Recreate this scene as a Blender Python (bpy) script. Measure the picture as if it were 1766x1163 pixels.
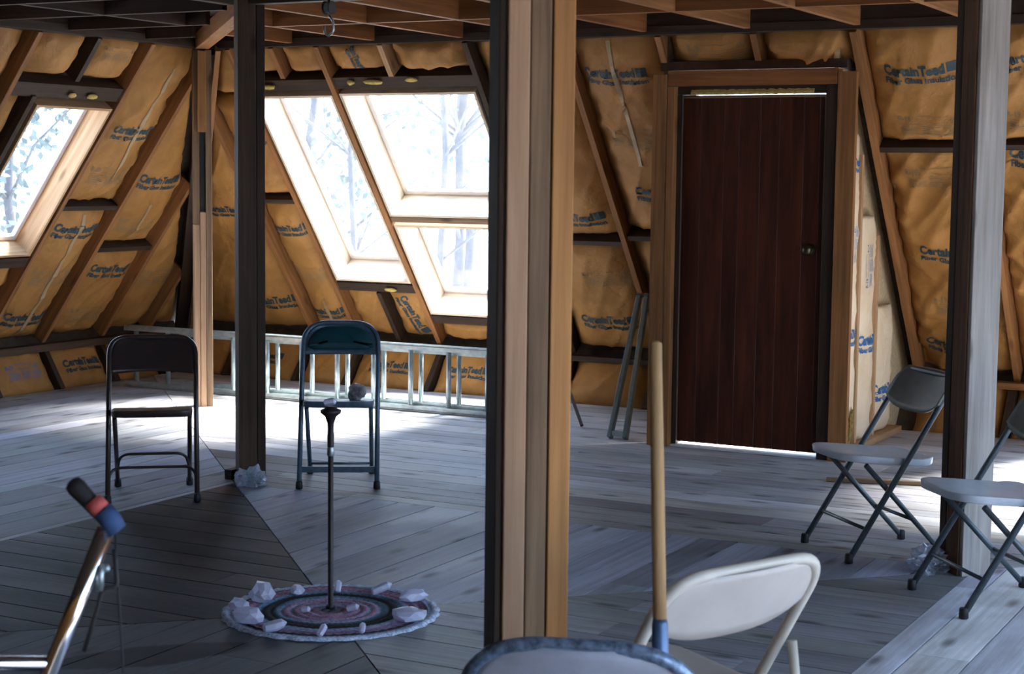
import bpy, bmesh, math, random
from mathutils import Vector, Matrix, noise
random.seed(7)
C = bpy.context.scene.collection
SC = bpy.context.scene
for o in list(bpy.data.objects): bpy.data.objects.remove(o)

# ---------------------------------------------------------------- camera, world, exposure
cd = bpy.data.cameras.new('camera'); cam = bpy.data.objects.new('camera', cd); C.objects.link(cam)
cd.sensor_width = 36; cd.lens = 2947.9 / 1766 * 36; cd.clip_start = 0.05; cd.clip_end = 300
yaw, pitch, roll = -0.49214, 0.095009, 0.011272
F = Vector((math.sin(yaw)*math.cos(pitch), math.cos(yaw)*math.cos(pitch), -math.sin(pitch)))
R0 = Vector((math.cos(yaw), -math.sin(yaw), 0)); U0 = R0.cross(F)
RR = R0*math.cos(roll)+U0*math.sin(roll); UU = -R0*math.sin(roll)+U0*math.cos(roll)
M = Matrix((RR, UU, -F)).transposed().to_4x4(); M.translation = Vector((0, 0, 1.55)); cam.matrix_world = M
cd.dof.use_dof = True; cd.dof.focus_distance = 7.8; cd.dof.aperture_fstop = 10
SC.camera = cam
W = bpy.data.worlds.new('sky'); SC.world = W; W.use_nodes = True
wn = W.node_tree; bg = wn.nodes['Background']
tc = wn.nodes.new('ShaderNodeTexCoord'); sx = wn.nodes.new('ShaderNodeSeparateXYZ'); cr = wn.nodes.new('ShaderNodeValToRGB')
wn.links.new(tc.outputs['Generated'], sx.inputs[0]); wn.links.new(sx.outputs['Z'], cr.inputs[0]); wn.links.new(cr.outputs[0], bg.inputs[0])
cr.color_ramp.elements[0].position = 0; cr.color_ramp.elements[0].color = (.50, .71, 1, 1)
cr.color_ramp.elements[1].position = .8; cr.color_ramp.elements[1].color = (.40, .64, 1, 1)
bg.inputs[1].default_value = 3.6
SUN = bpy.data.lights.new('sun', 'SUN'); SUN.energy = 36.0; SUN.angle = math.radians(28); SUN.color = (1, .96, .90)
so = bpy.data.objects.new('sun', SUN); C.objects.link(so)
so.rotation_euler = Vector((.30, .60, 1)).to_track_quat('Z', 'Y').to_euler()
SC.view_settings.view_transform = 'Standard'; SC.view_settings.look = 'None'
SC.view_settings.exposure = 1.05; SC.view_settings.gamma = 1; SC.view_settings.use_curve_mapping = False

# ---------------------------------------------------------------- materials
def nm(name):
    m = bpy.data.materials.new(name); m.use_nodes = True
    return m, m.node_tree, m.node_tree.nodes['Principled BSDF']
def lk(t, a, b): t.links.new(a, b)
def ramp(t, cols):
    r = t.nodes.new('ShaderNodeValToRGB'); e = r.color_ramp.elements
    while len(e) < len(cols): e.new(.5)
    for i, (p, c) in enumerate(cols): e[i].position = p; e[i].color = (*c, 1)
    return r
def noi(t, vec, scale, detail=5, rough=.6, dist=0):
    n = t.nodes.new('ShaderNodeTexNoise'); n.inputs['Scale'].default_value = scale
    n.inputs['Detail'].default_value = detail; n.inputs['Roughness'].default_value = rough; n.inputs['Distortion'].default_value = dist
    if vec: lk(t, vec, n.inputs['Vector'])
    return n
def mapping(t, src, scale):
    m = t.nodes.new('ShaderNodeMapping'); m.inputs['Scale'].default_value = scale; lk(t, src, m.inputs[0]); return m.outputs[0]
def mix(t, fac, a, b, mode='MIX'):
    m = t.nodes.new('ShaderNodeMix'); m.data_type = 'RGBA'; m.blend_type = mode
    for s, v in ((0, fac), (6, a), (7, b)):
        if hasattr(v, 'links'): lk(t, v, m.inputs[s])
        elif isinstance(v, tuple): m.inputs[s].default_value = (*v, 1)
        else: m.inputs[s].default_value = v
    return m.outputs[2]
def wood(name, light, dark, rough=.7, knots=.5, stain=0, spec=.3, grain=34):
    m, t, b = nm(name); uv = t.nodes.new('ShaderNodeUVMap').outputs[0]
    g = noi(t, mapping(t, uv, (1.4, grain, 1)), 1.0, 6, .65, .4)
    r = ramp(t, [(.34, dark), (.66, light)]); lk(t, g.outputs['Fac'], r.inputs[0]); col = r.outputs[0]
    big = noi(t, mapping(t, uv, (.8, 3, 1)), 1.0, 3); rb = ramp(t, [(.35, (.62, .62, .62)), (.6, (1, 1, 1))]); lk(t, big.outputs['Fac'], rb.inputs[0])
    col = mix(t, .8, col, rb.outputs[0], 'MULTIPLY')
    v = t.nodes.new('ShaderNodeTexVoronoi'); v.voronoi_dimensions = '2D'; v.inputs['Scale'].default_value = 1; lk(t, mapping(t, uv, (1.3, 3.6, 1)), v.inputs['Vector'])
    rk = ramp(t, [(.025, (.20, .14, .10)), (.085, (1, 1, 1))]); lk(t, v.outputs['Distance'], rk.inputs[0])
    col = mix(t, knots, col, rk.outputs[0], 'MULTIPLY')
    lk(t, col, b.inputs['Base Color']); b.inputs['Roughness'].default_value = rough; b.inputs['Specular IOR Level'].default_value = spec
    bp = t.nodes.new('ShaderNodeBump'); bp.inputs['Strength'].default_value = .25; bp.inputs['Distance'].default_value = .004
    lk(t, g.outputs['Fac'], bp.inputs['Height']); lk(t, bp.outputs[0], b.inputs['Normal'])
    return m
def plain(name, col, rough=.5, metal=0, spec=.5, var=0, bump=0, scale=20):
    m, t, b = nm(name); b.inputs['Base Color'].default_value = (*col, 1); b.inputs['Roughness'].default_value = rough
    b.inputs['Metallic'].default_value = metal; b.inputs['Specular IOR Level'].default_value = spec
    tcn = t.nodes.new('ShaderNodeTexCoord').outputs['Object']; n = noi(t, tcn, scale, 5)
    if var:
        d = tuple(c*(1-var) for c in col); r = ramp(t, [(.35, d), (.6, col)]); lk(t, n.outputs['Fac'], r.inputs[0]); lk(t, r.outputs[0], b.inputs['Base Color'])
    if bump:
        bp = t.nodes.new('ShaderNodeBump'); bp.inputs['Strength'].default_value = bump; bp.inputs['Distance'].default_value = .01
        lk(t, n.outputs['Fac'], bp.inputs['Height']); lk(t, bp.outputs[0], b.inputs['Normal'])
    return m
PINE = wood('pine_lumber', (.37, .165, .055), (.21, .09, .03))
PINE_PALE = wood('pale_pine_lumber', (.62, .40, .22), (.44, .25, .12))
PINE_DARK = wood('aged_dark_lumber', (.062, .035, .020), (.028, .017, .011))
JOIST = wood('joist_lumber', (.33, .125, .038), (.19, .07, .022))
JOIST_SHADED = wood('shaded_joist_lumber', (.065, .032, .02), (.03, .016, .011))  # joist lumber darkened to hold the shade over the left side
GREYWOOD_LIT = wood('side_lit_grey_lumber', (.44, .40, .36), (.27, .24, .21), knots=.8)
BROWN = wood('brown_lumber', (.105, .060, .034), (.05, .028, .017), knots=.8)
PLY_A = wood('pinkish_post_lumber', (.52, .33, .20), (.36, .21, .12), knots=.4)
PLY_B = wood('stained_post_lumber', (.30, .19, .105), (.15, .09, .05), knots=.8)
PLY_C = wood('orange_post_lumber', (.55, .27, .09), (.38, .17, .055), knots=.6)
PLY_D = wood('red_brown_post_lumber', (.19, .09, .042), (.09, .042, .02), knots=.7)
DOORW = wood('red_brown_door_boards', (.105, .026, .012), (.035, .011, .006), rough=.5, knots=.3, spec=.22, grain=14)
WHITEWOOD = wood('pale_window_liner', (.80, .66, .50), (.66, .50, .34), knots=.3)
KRAFTB = plain('sheathing_board', (.10, .07, .045), .9, var=.4)
DARKB = plain('ceiling_board', (.05, .032, .022), .9, var=.4)
def kraft(name, a, b_):
    m, t, b = nm(name); oc = t.nodes.new('ShaderNodeTexCoord').outputs['Object']
    n = noi(t, oc, 3.5, 6, .6, .6); r = ramp(t, [(.3, b_), (.65, a)]); lk(t, n.outputs['Fac'], r.inputs[0]); lk(t, r.outputs[0], b.inputs['Base Color'])
    b.inputs['Roughness'].default_value = .62; b.inputs['Specular IOR Level'].default_value = .25
    n2 = noi(t, oc, 14, 6, .6, 1.5); bp = t.nodes.new('ShaderNodeBump'); bp.inputs['Strength'].default_value = .5; bp.inputs['Distance'].default_value = .012
    lk(t, n2.outputs['Fac'], bp.inputs['Height']); lk(t, bp.outputs[0], b.inputs['Normal']); return m
KRAFT = kraft('kraft_paper', (.41, .20, .056), (.28, .13, .034))
KRAFT_LIT = kraft('lit_kraft_paper', (.82, .68, .48), (.72, .56, .36))  # same kraft paper, lightened where daylight falls in the door recess
INK = plain('navy_ink', (.020, .045, .055), .7); INK_BLUE = plain('blue_ink', (.04, .15, .36), .7); INK_FAINT = plain('faint_grey_ink', (.20, .15, .085), .8)
TAPE = plain('paper_seam_strip', (.36, .25, .13), .5)
FOAM = plain('yellow_foam', (.62, .47, .14), .9, var=.3, bump=.6, scale=60)
ALU = plain('aluminium', (.45, .52, .53), .38, .75, var=.25)
STEEL_G = plain('grey_painted_steel', (.17, .22, .22), .45, .3, var=.2)
BROWN_ST = plain('brown_enamel', (.045, .030, .028), .28, .0, .6, var=.2)
BLUE_ST = plain('blue_grey_enamel', (.09, .15, .21), .35, .2, .6, var=.3, scale=40)
TEAL = plain('teal_vinyl', (.008, .065, .085), .45, 0, .5, var=.2)
GREY_TUBE = plain('grey_enamel_tube', (.10, .125, .14), .35, .3, var=.2)
GREY_PL = plain('grey_green_plastic', (.17, .18, .14), .45, 0, .5, var=.15)
SEAT_PL = plain('pale_grey_seat_plastic', (.50, .54, .58), .34, 0, .5, var=.1)
CREAM = plain('cream_enamel', (.56, .51, .43), .42, 0, .5, var=.08)
CREAM_P = plain('cream_panel', (.50, .45, .40), .5, 0, .5, var=.10, scale=9)
NEAR_BLUE = plain('worn_blue_steel', (.26, .36, .52), .33, .4, .6, var=.7, scale=60)
NEAR_PANEL = plain('grey_blue_panel', (.42, .45, .53), .5, .0, var=.12)
CHROME = plain('chrome', (.75, .76, .80), .12, 1)
BLACK = plain('black_rubber', (.012, .011, .013), .6, var=.2)
BLUECL = plain('blue_tape', (.04, .09, .22), .8, var=.3); REDCL = plain('red_tape', (.50, .09, .08), .7, var=.2)
DOWEL = wood('dowel_wood', (.55, .36, .17), (.42, .25, .11), knots=0)
BLUEFER = plain('blue_ferrule', (.10, .18, .33), .4, .4, var=.3)
IRON = plain('dark_iron', (.045, .035, .035), .5, .5, var=.3)
BRASS = plain('dull_brass', (.10, .085, .05), .35, .9)
QUARTZ, t_, b_ = nm('milky_quartz'); b_.inputs['Base Color'].default_value = (.74, .75, .92, 1); b_.inputs['Roughness'].default_value = .3
b_.inputs['Transmission Weight'].default_value = .4; b_.inputs['IOR'].default_value = 1.5
ROCK = plain('banded_grey_rock', (.36, .33, .36), .5, var=.5, bump=.5, scale=40)
def glassy(name, tint, rough=.02, ior=1.45, milk=0):
    m, t, b = nm(name); out = t.nodes['Material Output']
    tr = t.nodes.new('ShaderNodeBsdfTransparent'); tr.inputs[0].default_value = (*tint, 1)
    gl = t.nodes.new('ShaderNodeBsdfGlossy'); gl.inputs['Roughness'].default_value = rough
    fr = t.nodes.new('ShaderNodeFresnel'); fr.inputs[0].default_value = ior
    mx = t.nodes.new('ShaderNodeMixShader'); lk(t, fr.outputs[0], mx.inputs[0]); lk(t, tr.outputs[0], mx.inputs[1]); lk(t, gl.outputs[0], mx.inputs[2])
    res = mx.outputs[0]
    if milk:
        df = t.nodes.new('ShaderNodeBsdfTranslucent'); df.inputs[0].default_value = (.85, .9, 1, 1)
        mm = t.nodes.new('ShaderNodeMixShader'); mm.inputs[0].default_value = milk; lk(t, res, mm.inputs[1]); lk(t, df.outputs[0], mm.inputs[2]); res = mm.outputs[0]
    lk(t, res, out.inputs[0]); return m
GLASS = glassy('window_glass', (.96, .98, 1), .02, 1.45, .012)
BAG = glassy('clear_crumpled_plastic', (.80, .84, .90), .18, 2.2, .35)
BARK = plain('pale_bark', (.072, .072, .080), .9, var=.4, scale=4); LEAF = plain('pale_blue_green_leaves', (.070, .098, .094), .8, var=.4, scale=3)
GROUND = plain('pale_ground', (.42, .44, .46), .95, var=.2, scale=1)
WHITEP = plain('white_painted_wood', (.72, .72, .74), .5, var=.1)

# rug: rings by radius
RUG, t_, b_ = nm('crocheted_rug'); oc = t_.nodes.new('ShaderNodeTexCoord').outputs['Object']
vl = t_.nodes.new('ShaderNodeVectorMath'); vl.operation = 'LENGTH'; cs = t_.nodes.new('ShaderNodeVectorMath'); cs.operation = 'MULTIPLY'; cs.inputs[1].default_value = (1, 1, 0)
lk(t_, oc, cs.inputs[0]); lk(t_, cs.outputs[0], vl.inputs[0]); mr = t_.nodes.new('ShaderNodeMath'); mr.operation = 'DIVIDE'; mr.inputs[1].default_value = .385; lk(t_, vl.outputs['Value'], mr.inputs[0])
pk, bl, wh, bk, mv, tl = (.55, .28, .38), (.34, .42, .60), (.62, .70, .84), (.02, .014, .016), (.15, .10, .15), (.10, .22, .30)
rr_ = ramp(t_, [(0, (.12, .12, .15)), (.10, (.28, .30, .36)), (.16, pk), (.20, bl), (.24, pk), (.28, (.30, .22, .32)), (.32, pk), (.36, bl), (.41, pk), (.45, bl), (.49, tl), (.535, bk), (.62, bk), (.64, tl), (.70, bl), (.74, pk), (.80, (.26, .20, .30)), (.845, pk), (.865, bk), (.885, bk), (.90, bl), (.94, wh)])
rr_.color_ramp.interpolation = 'LINEAR'; lk(t_, mr.outputs[0], rr_.inputs[0]); nn = noi(t_, oc, 90, 2); rn = ramp(t_, [(.35, (.5, .5, .55)), (.62, (1.15, 1.15, 1.15))]); lk(t_, nn.outputs['Fac'], rn.inputs[0])
lk(t_, mix(t_, .9, rr_.outputs[0], rn.outputs[0], 'MULTIPLY'), b_.inputs['Base Color']); b_.inputs['Roughness'].default_value = .95

# floor: per-board tone attribute
FLOORM, t_, b_ = nm('weathered_floor_boards'); uv = t_.nodes.new('ShaderNodeUVMap').outputs[0]
g = noi(t_, mapping(t_, uv, (1.2, 38, 1)), 1, 6, .65, .3); at = t_.nodes.new('ShaderNodeVertexColor'); at.layer_name = 'tone'
r1 = ramp(t_, [(.3, (.50, .49, .48)), (.7, (1.0, 1.0, 1.0))]); lk(t_, g.outputs['Fac'], r1.inputs[0])
col = mix(t_, .75, at.outputs[0], r1.outputs[0], 'MULTIPLY')
pt = noi(t_, mapping(t_, uv, (1.1, 2.6, 1)), 1, 5, .6, .5); r2 = ramp(t_, [(.36, (.60, .585, .565)), (.62, (1.06, 1.06, 1.06))]); lk(t_, pt.outputs['Fac'], r2.inputs[0])
col = mix(t_, .85, col, r2.outputs[0], 'MULTIPLY')
vo = t_.nodes.new('ShaderNodeTexVoronoi'); vo.voronoi_dimensions = '2D'; vo.inputs['Scale'].default_value = 1; lk(t_, mapping(t_, uv, (1.7, 5.2, 1)), vo.inputs['Vector'])
r3 = ramp(t_, [(.04, (.16, .15, .14)), (.15, (1, 1, 1))]); lk(t_, vo.outputs['Distance'], r3.inputs[0]); col = mix(t_, .75, col, r3.outputs[0], 'MULTIPLY')
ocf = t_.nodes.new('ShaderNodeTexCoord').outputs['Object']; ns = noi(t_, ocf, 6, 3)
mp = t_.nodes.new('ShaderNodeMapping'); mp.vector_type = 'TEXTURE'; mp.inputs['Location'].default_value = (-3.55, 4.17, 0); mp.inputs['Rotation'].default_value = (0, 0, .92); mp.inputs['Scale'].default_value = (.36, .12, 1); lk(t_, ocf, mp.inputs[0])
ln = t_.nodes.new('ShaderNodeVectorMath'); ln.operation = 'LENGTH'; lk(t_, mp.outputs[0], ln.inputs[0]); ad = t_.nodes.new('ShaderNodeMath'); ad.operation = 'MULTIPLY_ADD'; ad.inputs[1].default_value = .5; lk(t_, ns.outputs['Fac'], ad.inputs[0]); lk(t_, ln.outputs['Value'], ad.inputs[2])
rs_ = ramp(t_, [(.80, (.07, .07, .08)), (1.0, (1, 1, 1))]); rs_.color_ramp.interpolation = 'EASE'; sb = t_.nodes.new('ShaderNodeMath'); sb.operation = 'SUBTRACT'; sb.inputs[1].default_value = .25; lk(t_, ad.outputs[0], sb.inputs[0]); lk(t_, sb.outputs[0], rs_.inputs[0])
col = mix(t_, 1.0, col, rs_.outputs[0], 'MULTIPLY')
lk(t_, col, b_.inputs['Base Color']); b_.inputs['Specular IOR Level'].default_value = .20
rg = ramp(t_, [(.3, (.44, .44, .44)), (.7, (.62, .62, .62))]); lk(t_, pt.outputs['Fac'], rg.inputs[0]); lk(t_, rg.outputs[0], b_.inputs['Roughness'])
bp = t_.nodes.new('ShaderNodeBump'); bp.inputs['Strength'].default_value = .35; bp.inputs['Distance'].default_value = .004; lk(t_, g.outputs['Fac'], bp.inputs['Height']); lk(t_, bp.outputs[0], b_.inputs['Normal'])

# ---------------------------------------------------------------- helpers
def obj(name, bm, mats, parent=None, smooth=False, bevel=0, kind=None):
    me = bpy.data.meshes.new(name); bm.normal_update(); bm.to_mesh(me); bm.free()
    for m in (mats if isinstance(mats, (list, tuple)) else [mats]): me.materials.append(m)
    o = bpy.data.objects.new(name, me); C.objects.link(o)
    if parent: o.parent = parent
    if kind: o['kind'] = kind
    if smooth:
        for p in me.polygons: p.use_smooth = True
    if bevel:
        md = o.modifiers.new('bevel', 'BEVEL'); md.width = bevel; md.segments = 2; md.limit_method = 'ANGLE'
    return o
def thing(name, label, cat, loc=(0, 0, 0), rz=0, group=None):
    o = bpy.data.objects.new(name, None); C.objects.link(o); o.empty_display_size = .1
    o.location = loc; o.rotation_euler = (0, 0, rz); o['label'] = label; o['category'] = cat
    if group: o['group'] = group
    return o
def tag(o, label, cat, group=None):
    o['label'] = label; o['category'] = cat
    if group: o['group'] = group
    return o
def V(*a): return Vector(a)
def gp(x, y, z=0):
    d_ = RR*(x-883)/2947.9-UU*(y-581.5)/2947.9+F; k = (z-1.55)/d_.z; return V(0, 0, 1.55)+d_*k
def uvl(bm): return bm.loops.layers.uv.verify()
def beam(bm, p0, p1, side, w, d, mi=0, tail=None):
    """box from p0 to p1; w along `side`, d along axis x side; centred. UV in metres along the axis."""
    p0, p1 = Vector(p0), Vector(p1); ax = (p1-p0).normalized(); s = Vector(side); s = (s-ax*s.dot(ax)).normalized(); n = ax.cross(s)
    uv = uvl(bm); L = (p1-p0).length; ou, ov = random.uniform(0, 50), random.uniform(0, 50); vs = []
    for p in (p0, p1):
        for a, b in ((-1, -1), (1, -1), (1, 1), (-1, 1)): vs.append(bm.verts.new(p+s*w/2*a+n*d/2*b))
    def f(idx, uvs):
        fc = bm.faces.new([vs[i] for i in idx]); fc.material_index = mi
        for l, u in zip(fc.loops, uvs): l[uv].uv = (u[0]+ou, u[1]+ov)
    f((0, 1, 5, 4), ((0, 0), (0, w), (L, w), (L, 0))); f((1, 2, 6, 5), ((0, w), (0, w+d), (L, w+d), (L, w)))
    f((2, 3, 7, 6), ((0, 1), (0, 1+w), (L, 1+w), (L, 1))); f((3, 0, 4, 7), ((0, 2), (0, 2+d), (L, 2+d), (L, 2)))
    f((3, 2, 1, 0), ((0, 0), (w, 0), (w, d), (0, d))); f((4, 5, 6, 7), ((0, 0), (w, 0), (w, d), (0, d)))
def box(bm, lo, hi, mi=0):
    lo, hi = Vector(lo), Vector(hi); c = (lo+hi)/2; d = hi-lo
    k = max(range(3), key=lambda i: d[i]); ax = V(*[1 if i == k else 0 for i in range(3)]); k2 = (k+1) % 3; k3 = (k+2) % 3
    side = V(*[1 if i == k2 else 0 for i in range(3)]); beam(bm, c-ax*d[k]/2, c+ax*d[k]/2, side, d[k2], d[k3], mi)
def fillet(pts, rad, n=6):
    pts = [Vector(p) for p in pts]; out = [pts[0]]
    for i in range(1, len(pts)-1):
        a, b, c = pts[i-1], pts[i], pts[i+1]; u = (a-b); v = (c-b); r = min(rad, u.length*.49, v.length*.49); u.normalize(); v.normalize()
        p0, p2 = b+u*r, b+v*r
        for k in range(n+1):
            t = k/n; out.append(p0*(1-t)**2+b*2*t*(1-t)+p2*t*t)
    out.append(pts[-1]); return out
def tube(bm, pts, r, seg=10, mi=0, cap=True, flat=1.0):
    pts = [Vector(p) for p in pts]; rs = r if isinstance(r, (list, tuple)) else [r]*len(pts); rings = []; prev = None; uv = uvl(bm)
    for i, p in enumerate(pts):
        a = pts[max(i-1, 0)]; b = pts[min(i+1, len(pts)-1)]; t = (b-a).normalized()
        if prev is None: u = t.orthogonal().normalized()
        else: u = (prev-t*prev.dot(t)).normalized()
        prev = u; w = t.cross(u)
        rings.append([bm.verts.new(p+(u*math.cos(k*2*math.pi/seg)+w*math.sin(k*2*math.pi/seg)*flat)*rs[i]) for k in range(seg)])
    L = 0
    for i in range(len(pts)-1):
        l2 = L+(pts[i+1]-pts[i]).length
        for k in range(seg):
            f = bm.faces.new((rings[i][k], rings[i][(k+1) % seg], rings[i+1][(k+1) % seg], rings[i+1][k])); f.material_index = mi; f.smooth = True
            for lp, q in zip(f.loops, ((L, k), (L, k+1), (l2, k+1), (l2, k))): lp[uv].uv = (q[0], q[1]/seg*.1)
        L = l2
    if cap:
        bm.faces.new(rings[0][::-1]).material_index = mi; bm.faces.new(rings[-1]).material_index = mi
def lathe(bm, prof, loc=(0, 0, 0), seg=20, mi=0):
    loc = Vector(loc); rings = []
    for r, z in prof: rings.append([bm.verts.new(loc+V(r*math.cos(k*2*math.pi/seg), r*math.sin(k*2*math.pi/seg), z)) for k in range(seg)])
    for a, b in zip(rings[:-1], rings[1:]):
        for k in range(seg):
            f = bm.faces.new((a[k], a[(k+1) % seg], b[(k+1) % seg], b[k])); f.material_index = mi; f.smooth = True
    bm.faces.new(rings[0][::-1]).material_index = mi; bm.faces.new(rings[-1]).material_index = mi
def new(): return bmesh.new()
def nz(p): return noise.noise(p)

# ---------------------------------------------------------------- geometry of the building
CX, CY = -3.36, 4.94                       # centre of the floor
LX, FY = -8.64, 10.60                      # kink lines (left wall, far wall)
ZK, ZP = .32, 2.35                         # kink and plate heights
LXP, FYP = -7.11, 9.02                     # plate lines
LXF, FYF = -8.45, 10.35                    # feet
RX, NY = 2.6, -2.3                         # right and near kink lines
class Plane:
    def __init__(s, o, eu, ev):
        s.o = Vector(o); s.eu = Vector(eu).normalized(); s.L = Vector(ev).length; s.ev = Vector(ev).normalized(); s.n = None
    def P(s, u, v, n=0): return s.o+s.eu*u+s.ev*v+s.n*n
FAR = Plane((0, FY, ZK), (1, 0, 0), (0, FYP-FY, ZP-ZK)); FAR.n = V(0, -(ZP-ZK), FYP-FY).normalized()
LEFT = Plane((LX, 0, ZK), (0, 1, 0), (LXP-LX, 0, ZP-ZK)); LEFT.n = V(ZP-ZK, 0, -(LXP-LX)).normalized()
KFAR = Plane((0, FYF, 0), (1, 0, 0), (0, FY-FYF, ZK)); KFAR.n = V(0, -ZK, FY-FYF).normalized()
KLEFT = Plane((LXF, 0, 0), (0, 1, 0), (LX-LXF, 0, ZK)); KLEFT.n = V(ZK, 0, -(LX-LXF)).normalized()
def vz(pl, z): return (z-ZK)/(ZP-ZK)*pl.L   # slope distance of a height
def hipX(v): return LX+(LXP-LX)*v/FAR.L
def hipY(v): return FY+(FYP-FY)*v/LEFT.L

# floor boards ------------------------------------------------------------------
def clip(poly, a, b, c):                    # keep a*x+b*y<=c
    out = []
    for i in range(len(poly)):
        p, q = poly[i], poly[(i+1) % len(poly)]; dp = a*p[0]+b*p[1]-c; dq = a*q[0]+b*q[1]-c
        if dp <= 0: out.append(p)
        if dp*dq < 0: t = dp/(dp-dq); out.append((p[0]+(q[0]-p[0])*t, p[1]+(q[1]-p[1])*t))
    return out
def make_floor():
    bm = new(); uv = uvl(bm); tone = bm.loops.layers.color.new('tone'); h = 1.83; gap = .0035
    def boards(cl, along, lo, hi, base, var):
        c = lo
        while c < hi:
            w = random.choice((.14, .165, .185, .20, .235)); s = random.uniform(-4, -1)
            while s < 14:
                ln = random.uniform(2.2, 4.4)
                a0, a1, b0, b1 = s+.001, s+ln-.001, c+gap, c+w-gap
                poly = [(a0, b0), (a1, b0), (a1, b1), (a0, b1)]
                if along == 'y': poly = [(q, p) for p, q in poly][::-1]
                poly = [(p[0]+(CX if along == 'y' else CX-6), p[1]+(CY-6 if along == 'y' else CY)) for p in poly]
                for k in cl:
                    if len(poly) < 3: break
                    poly = clip(poly, *k)
                if len(poly) >= 3:
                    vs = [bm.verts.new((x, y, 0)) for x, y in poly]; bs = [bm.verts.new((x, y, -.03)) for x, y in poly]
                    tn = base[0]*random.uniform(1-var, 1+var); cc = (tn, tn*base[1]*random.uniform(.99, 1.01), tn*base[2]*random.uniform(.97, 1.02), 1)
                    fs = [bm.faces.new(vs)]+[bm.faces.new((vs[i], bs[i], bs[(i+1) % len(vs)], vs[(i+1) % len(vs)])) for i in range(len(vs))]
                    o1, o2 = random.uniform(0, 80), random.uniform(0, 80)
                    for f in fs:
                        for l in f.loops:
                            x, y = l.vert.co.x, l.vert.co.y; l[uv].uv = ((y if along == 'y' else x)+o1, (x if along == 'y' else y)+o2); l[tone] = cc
                s += ln
            c += w
    X0, X1, Y0, Y1 = CX-5.12, CX+5.7, CY-6.9, CY+5.44
    g2 = .004
    far = [(1, -1, CX-CY-g2), (-1, -1, -CX-CY-g2)]; near = [(-1, 1, CY-CX-g2), (1, 1, CX+CY-g2)]
    left = [(1, -1*-1, CX+CY-g2), (1, -1, CX-CY-g2)]
    # sectors: far: |x-cx| < y-cy
    secs = {'far': [(1, -1, CX-CY-g2), (-1, -1, -(CX+CY)-g2)], 'near': [(-1, 1, CY-CX-g2), (1, 1, CX+CY-g2)],
            'left': [(1, -1, CX-CY-g2), (1, 1, CX+CY-g2)], 'right': [(-1, 1, CY-CX-g2), (-1, -1, -(CX+CY)-g2)]}
    B = {'far': (.62, 1.02, 1.12), 'near': (.34, 1.0, 1.04), 'left': (.085, 1.01, 1.08), 'right': (.60, 1.01, 1.04)}  # board tones by sector, with window light and sheen worked into them
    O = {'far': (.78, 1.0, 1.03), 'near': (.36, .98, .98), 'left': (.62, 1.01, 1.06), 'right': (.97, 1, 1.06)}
    lim = {'far': (0, 1, Y1), 'near': (0, -1, -Y0), 'left': (-1, 0, -X0), 'right': (1, 0, X1)}
    inn = {'far': (0, 1, CY+h), 'near': (0, -1, -(CY-h)), 'left': (-1, 0, -(CX-h)), 'right': (1, 0, CX+h)}
    for s in secs:
        inl = inn[s]; outl = (-inl[0], -inl[1], -inl[2]-.003)
        al = 'y' if s in ('far', 'near') else 'x'; ot = 'x' if al == 'y' else 'y'
        # fix left sector clip
        cl = secs[s]
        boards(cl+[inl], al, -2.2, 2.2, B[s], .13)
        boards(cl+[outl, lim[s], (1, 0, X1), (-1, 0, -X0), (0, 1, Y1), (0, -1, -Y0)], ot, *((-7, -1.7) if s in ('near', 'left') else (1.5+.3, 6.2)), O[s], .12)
    return obj('floor', bm, FLOORM, kind='structure')
# dirtier brown board strip between the posts is applied per board tone afterwards
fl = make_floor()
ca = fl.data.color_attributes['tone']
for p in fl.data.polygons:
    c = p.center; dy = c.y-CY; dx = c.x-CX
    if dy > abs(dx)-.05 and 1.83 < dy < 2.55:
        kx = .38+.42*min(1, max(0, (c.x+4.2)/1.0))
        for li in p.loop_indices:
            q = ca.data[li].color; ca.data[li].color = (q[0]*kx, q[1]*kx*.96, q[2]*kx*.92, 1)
bm = new(); box(bm, (CX-5.4, CY-7.2, -.12), (CX+6.1, CY+5.75, -.031)); sf = obj('floor_underlay', bm, DARKB); sf.name = 'floor_base'; sf['kind'] = 'structure'

# outer skins (sheathing) with window holes ---------------------------------------
def skin(name, pl, rects, holes, mat, n0=-.15, th=.03, side=0):
    """cells between cuts, holes skipped. rects=(u0,u1,v0,v1)"""
    u0, u1, v0, v1 = rects; us = sorted({u0, u1, *[h[0] for h in holes], *[h[1] for h in holes]}); vs = sorted({v0, v1, *[h[2] for h in holes], *[h[3] for h in holes]})
    us = [u for u in us if u0 <= u <= u1]; vs = [v for v in vs if v0 <= v <= v1]; bm = new(); uv = uvl(bm)
    for a, b in zip(us[:-1], us[1:]):
        for c, d in zip(vs[:-1], vs[1:]):
            if any(h[0]-1e-6 <= a and b <= h[1]+1e-6 and h[2]-1e-6 <= c and d <= h[3]+1e-6 for h in holes): continue
            q = [bm.verts.new(pl.P(*p)) for p in ((a, c, n0), (b, c, n0), (b, d, n0), (a, d, n0), (a, c, n0-th), (b, c, n0-th), (b, d, n0-th), (a, d, n0-th))]
            for f in ((0, 1, 2, 3), (7, 6, 5, 4), (0, 4, 5, 1), (1, 5, 6, 2), (2, 6, 7, 3), (3, 7, 4, 0)): bm.faces.new([q[i] for i in f])
    if side:
        r_ = bmesh.ops.bisect_plane(bm, geom=bm.verts[:]+bm.edges[:]+bm.faces[:], plane_co=(LX-.16*side*0, FY, 0), plane_no=V(1.58, 1.53, 0)*side, clear_inner=True)
    bmesh.ops.recalc_face_normals(bm, faces=bm.faces[:])
    return obj(name, bm, mat, kind='structure')
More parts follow.
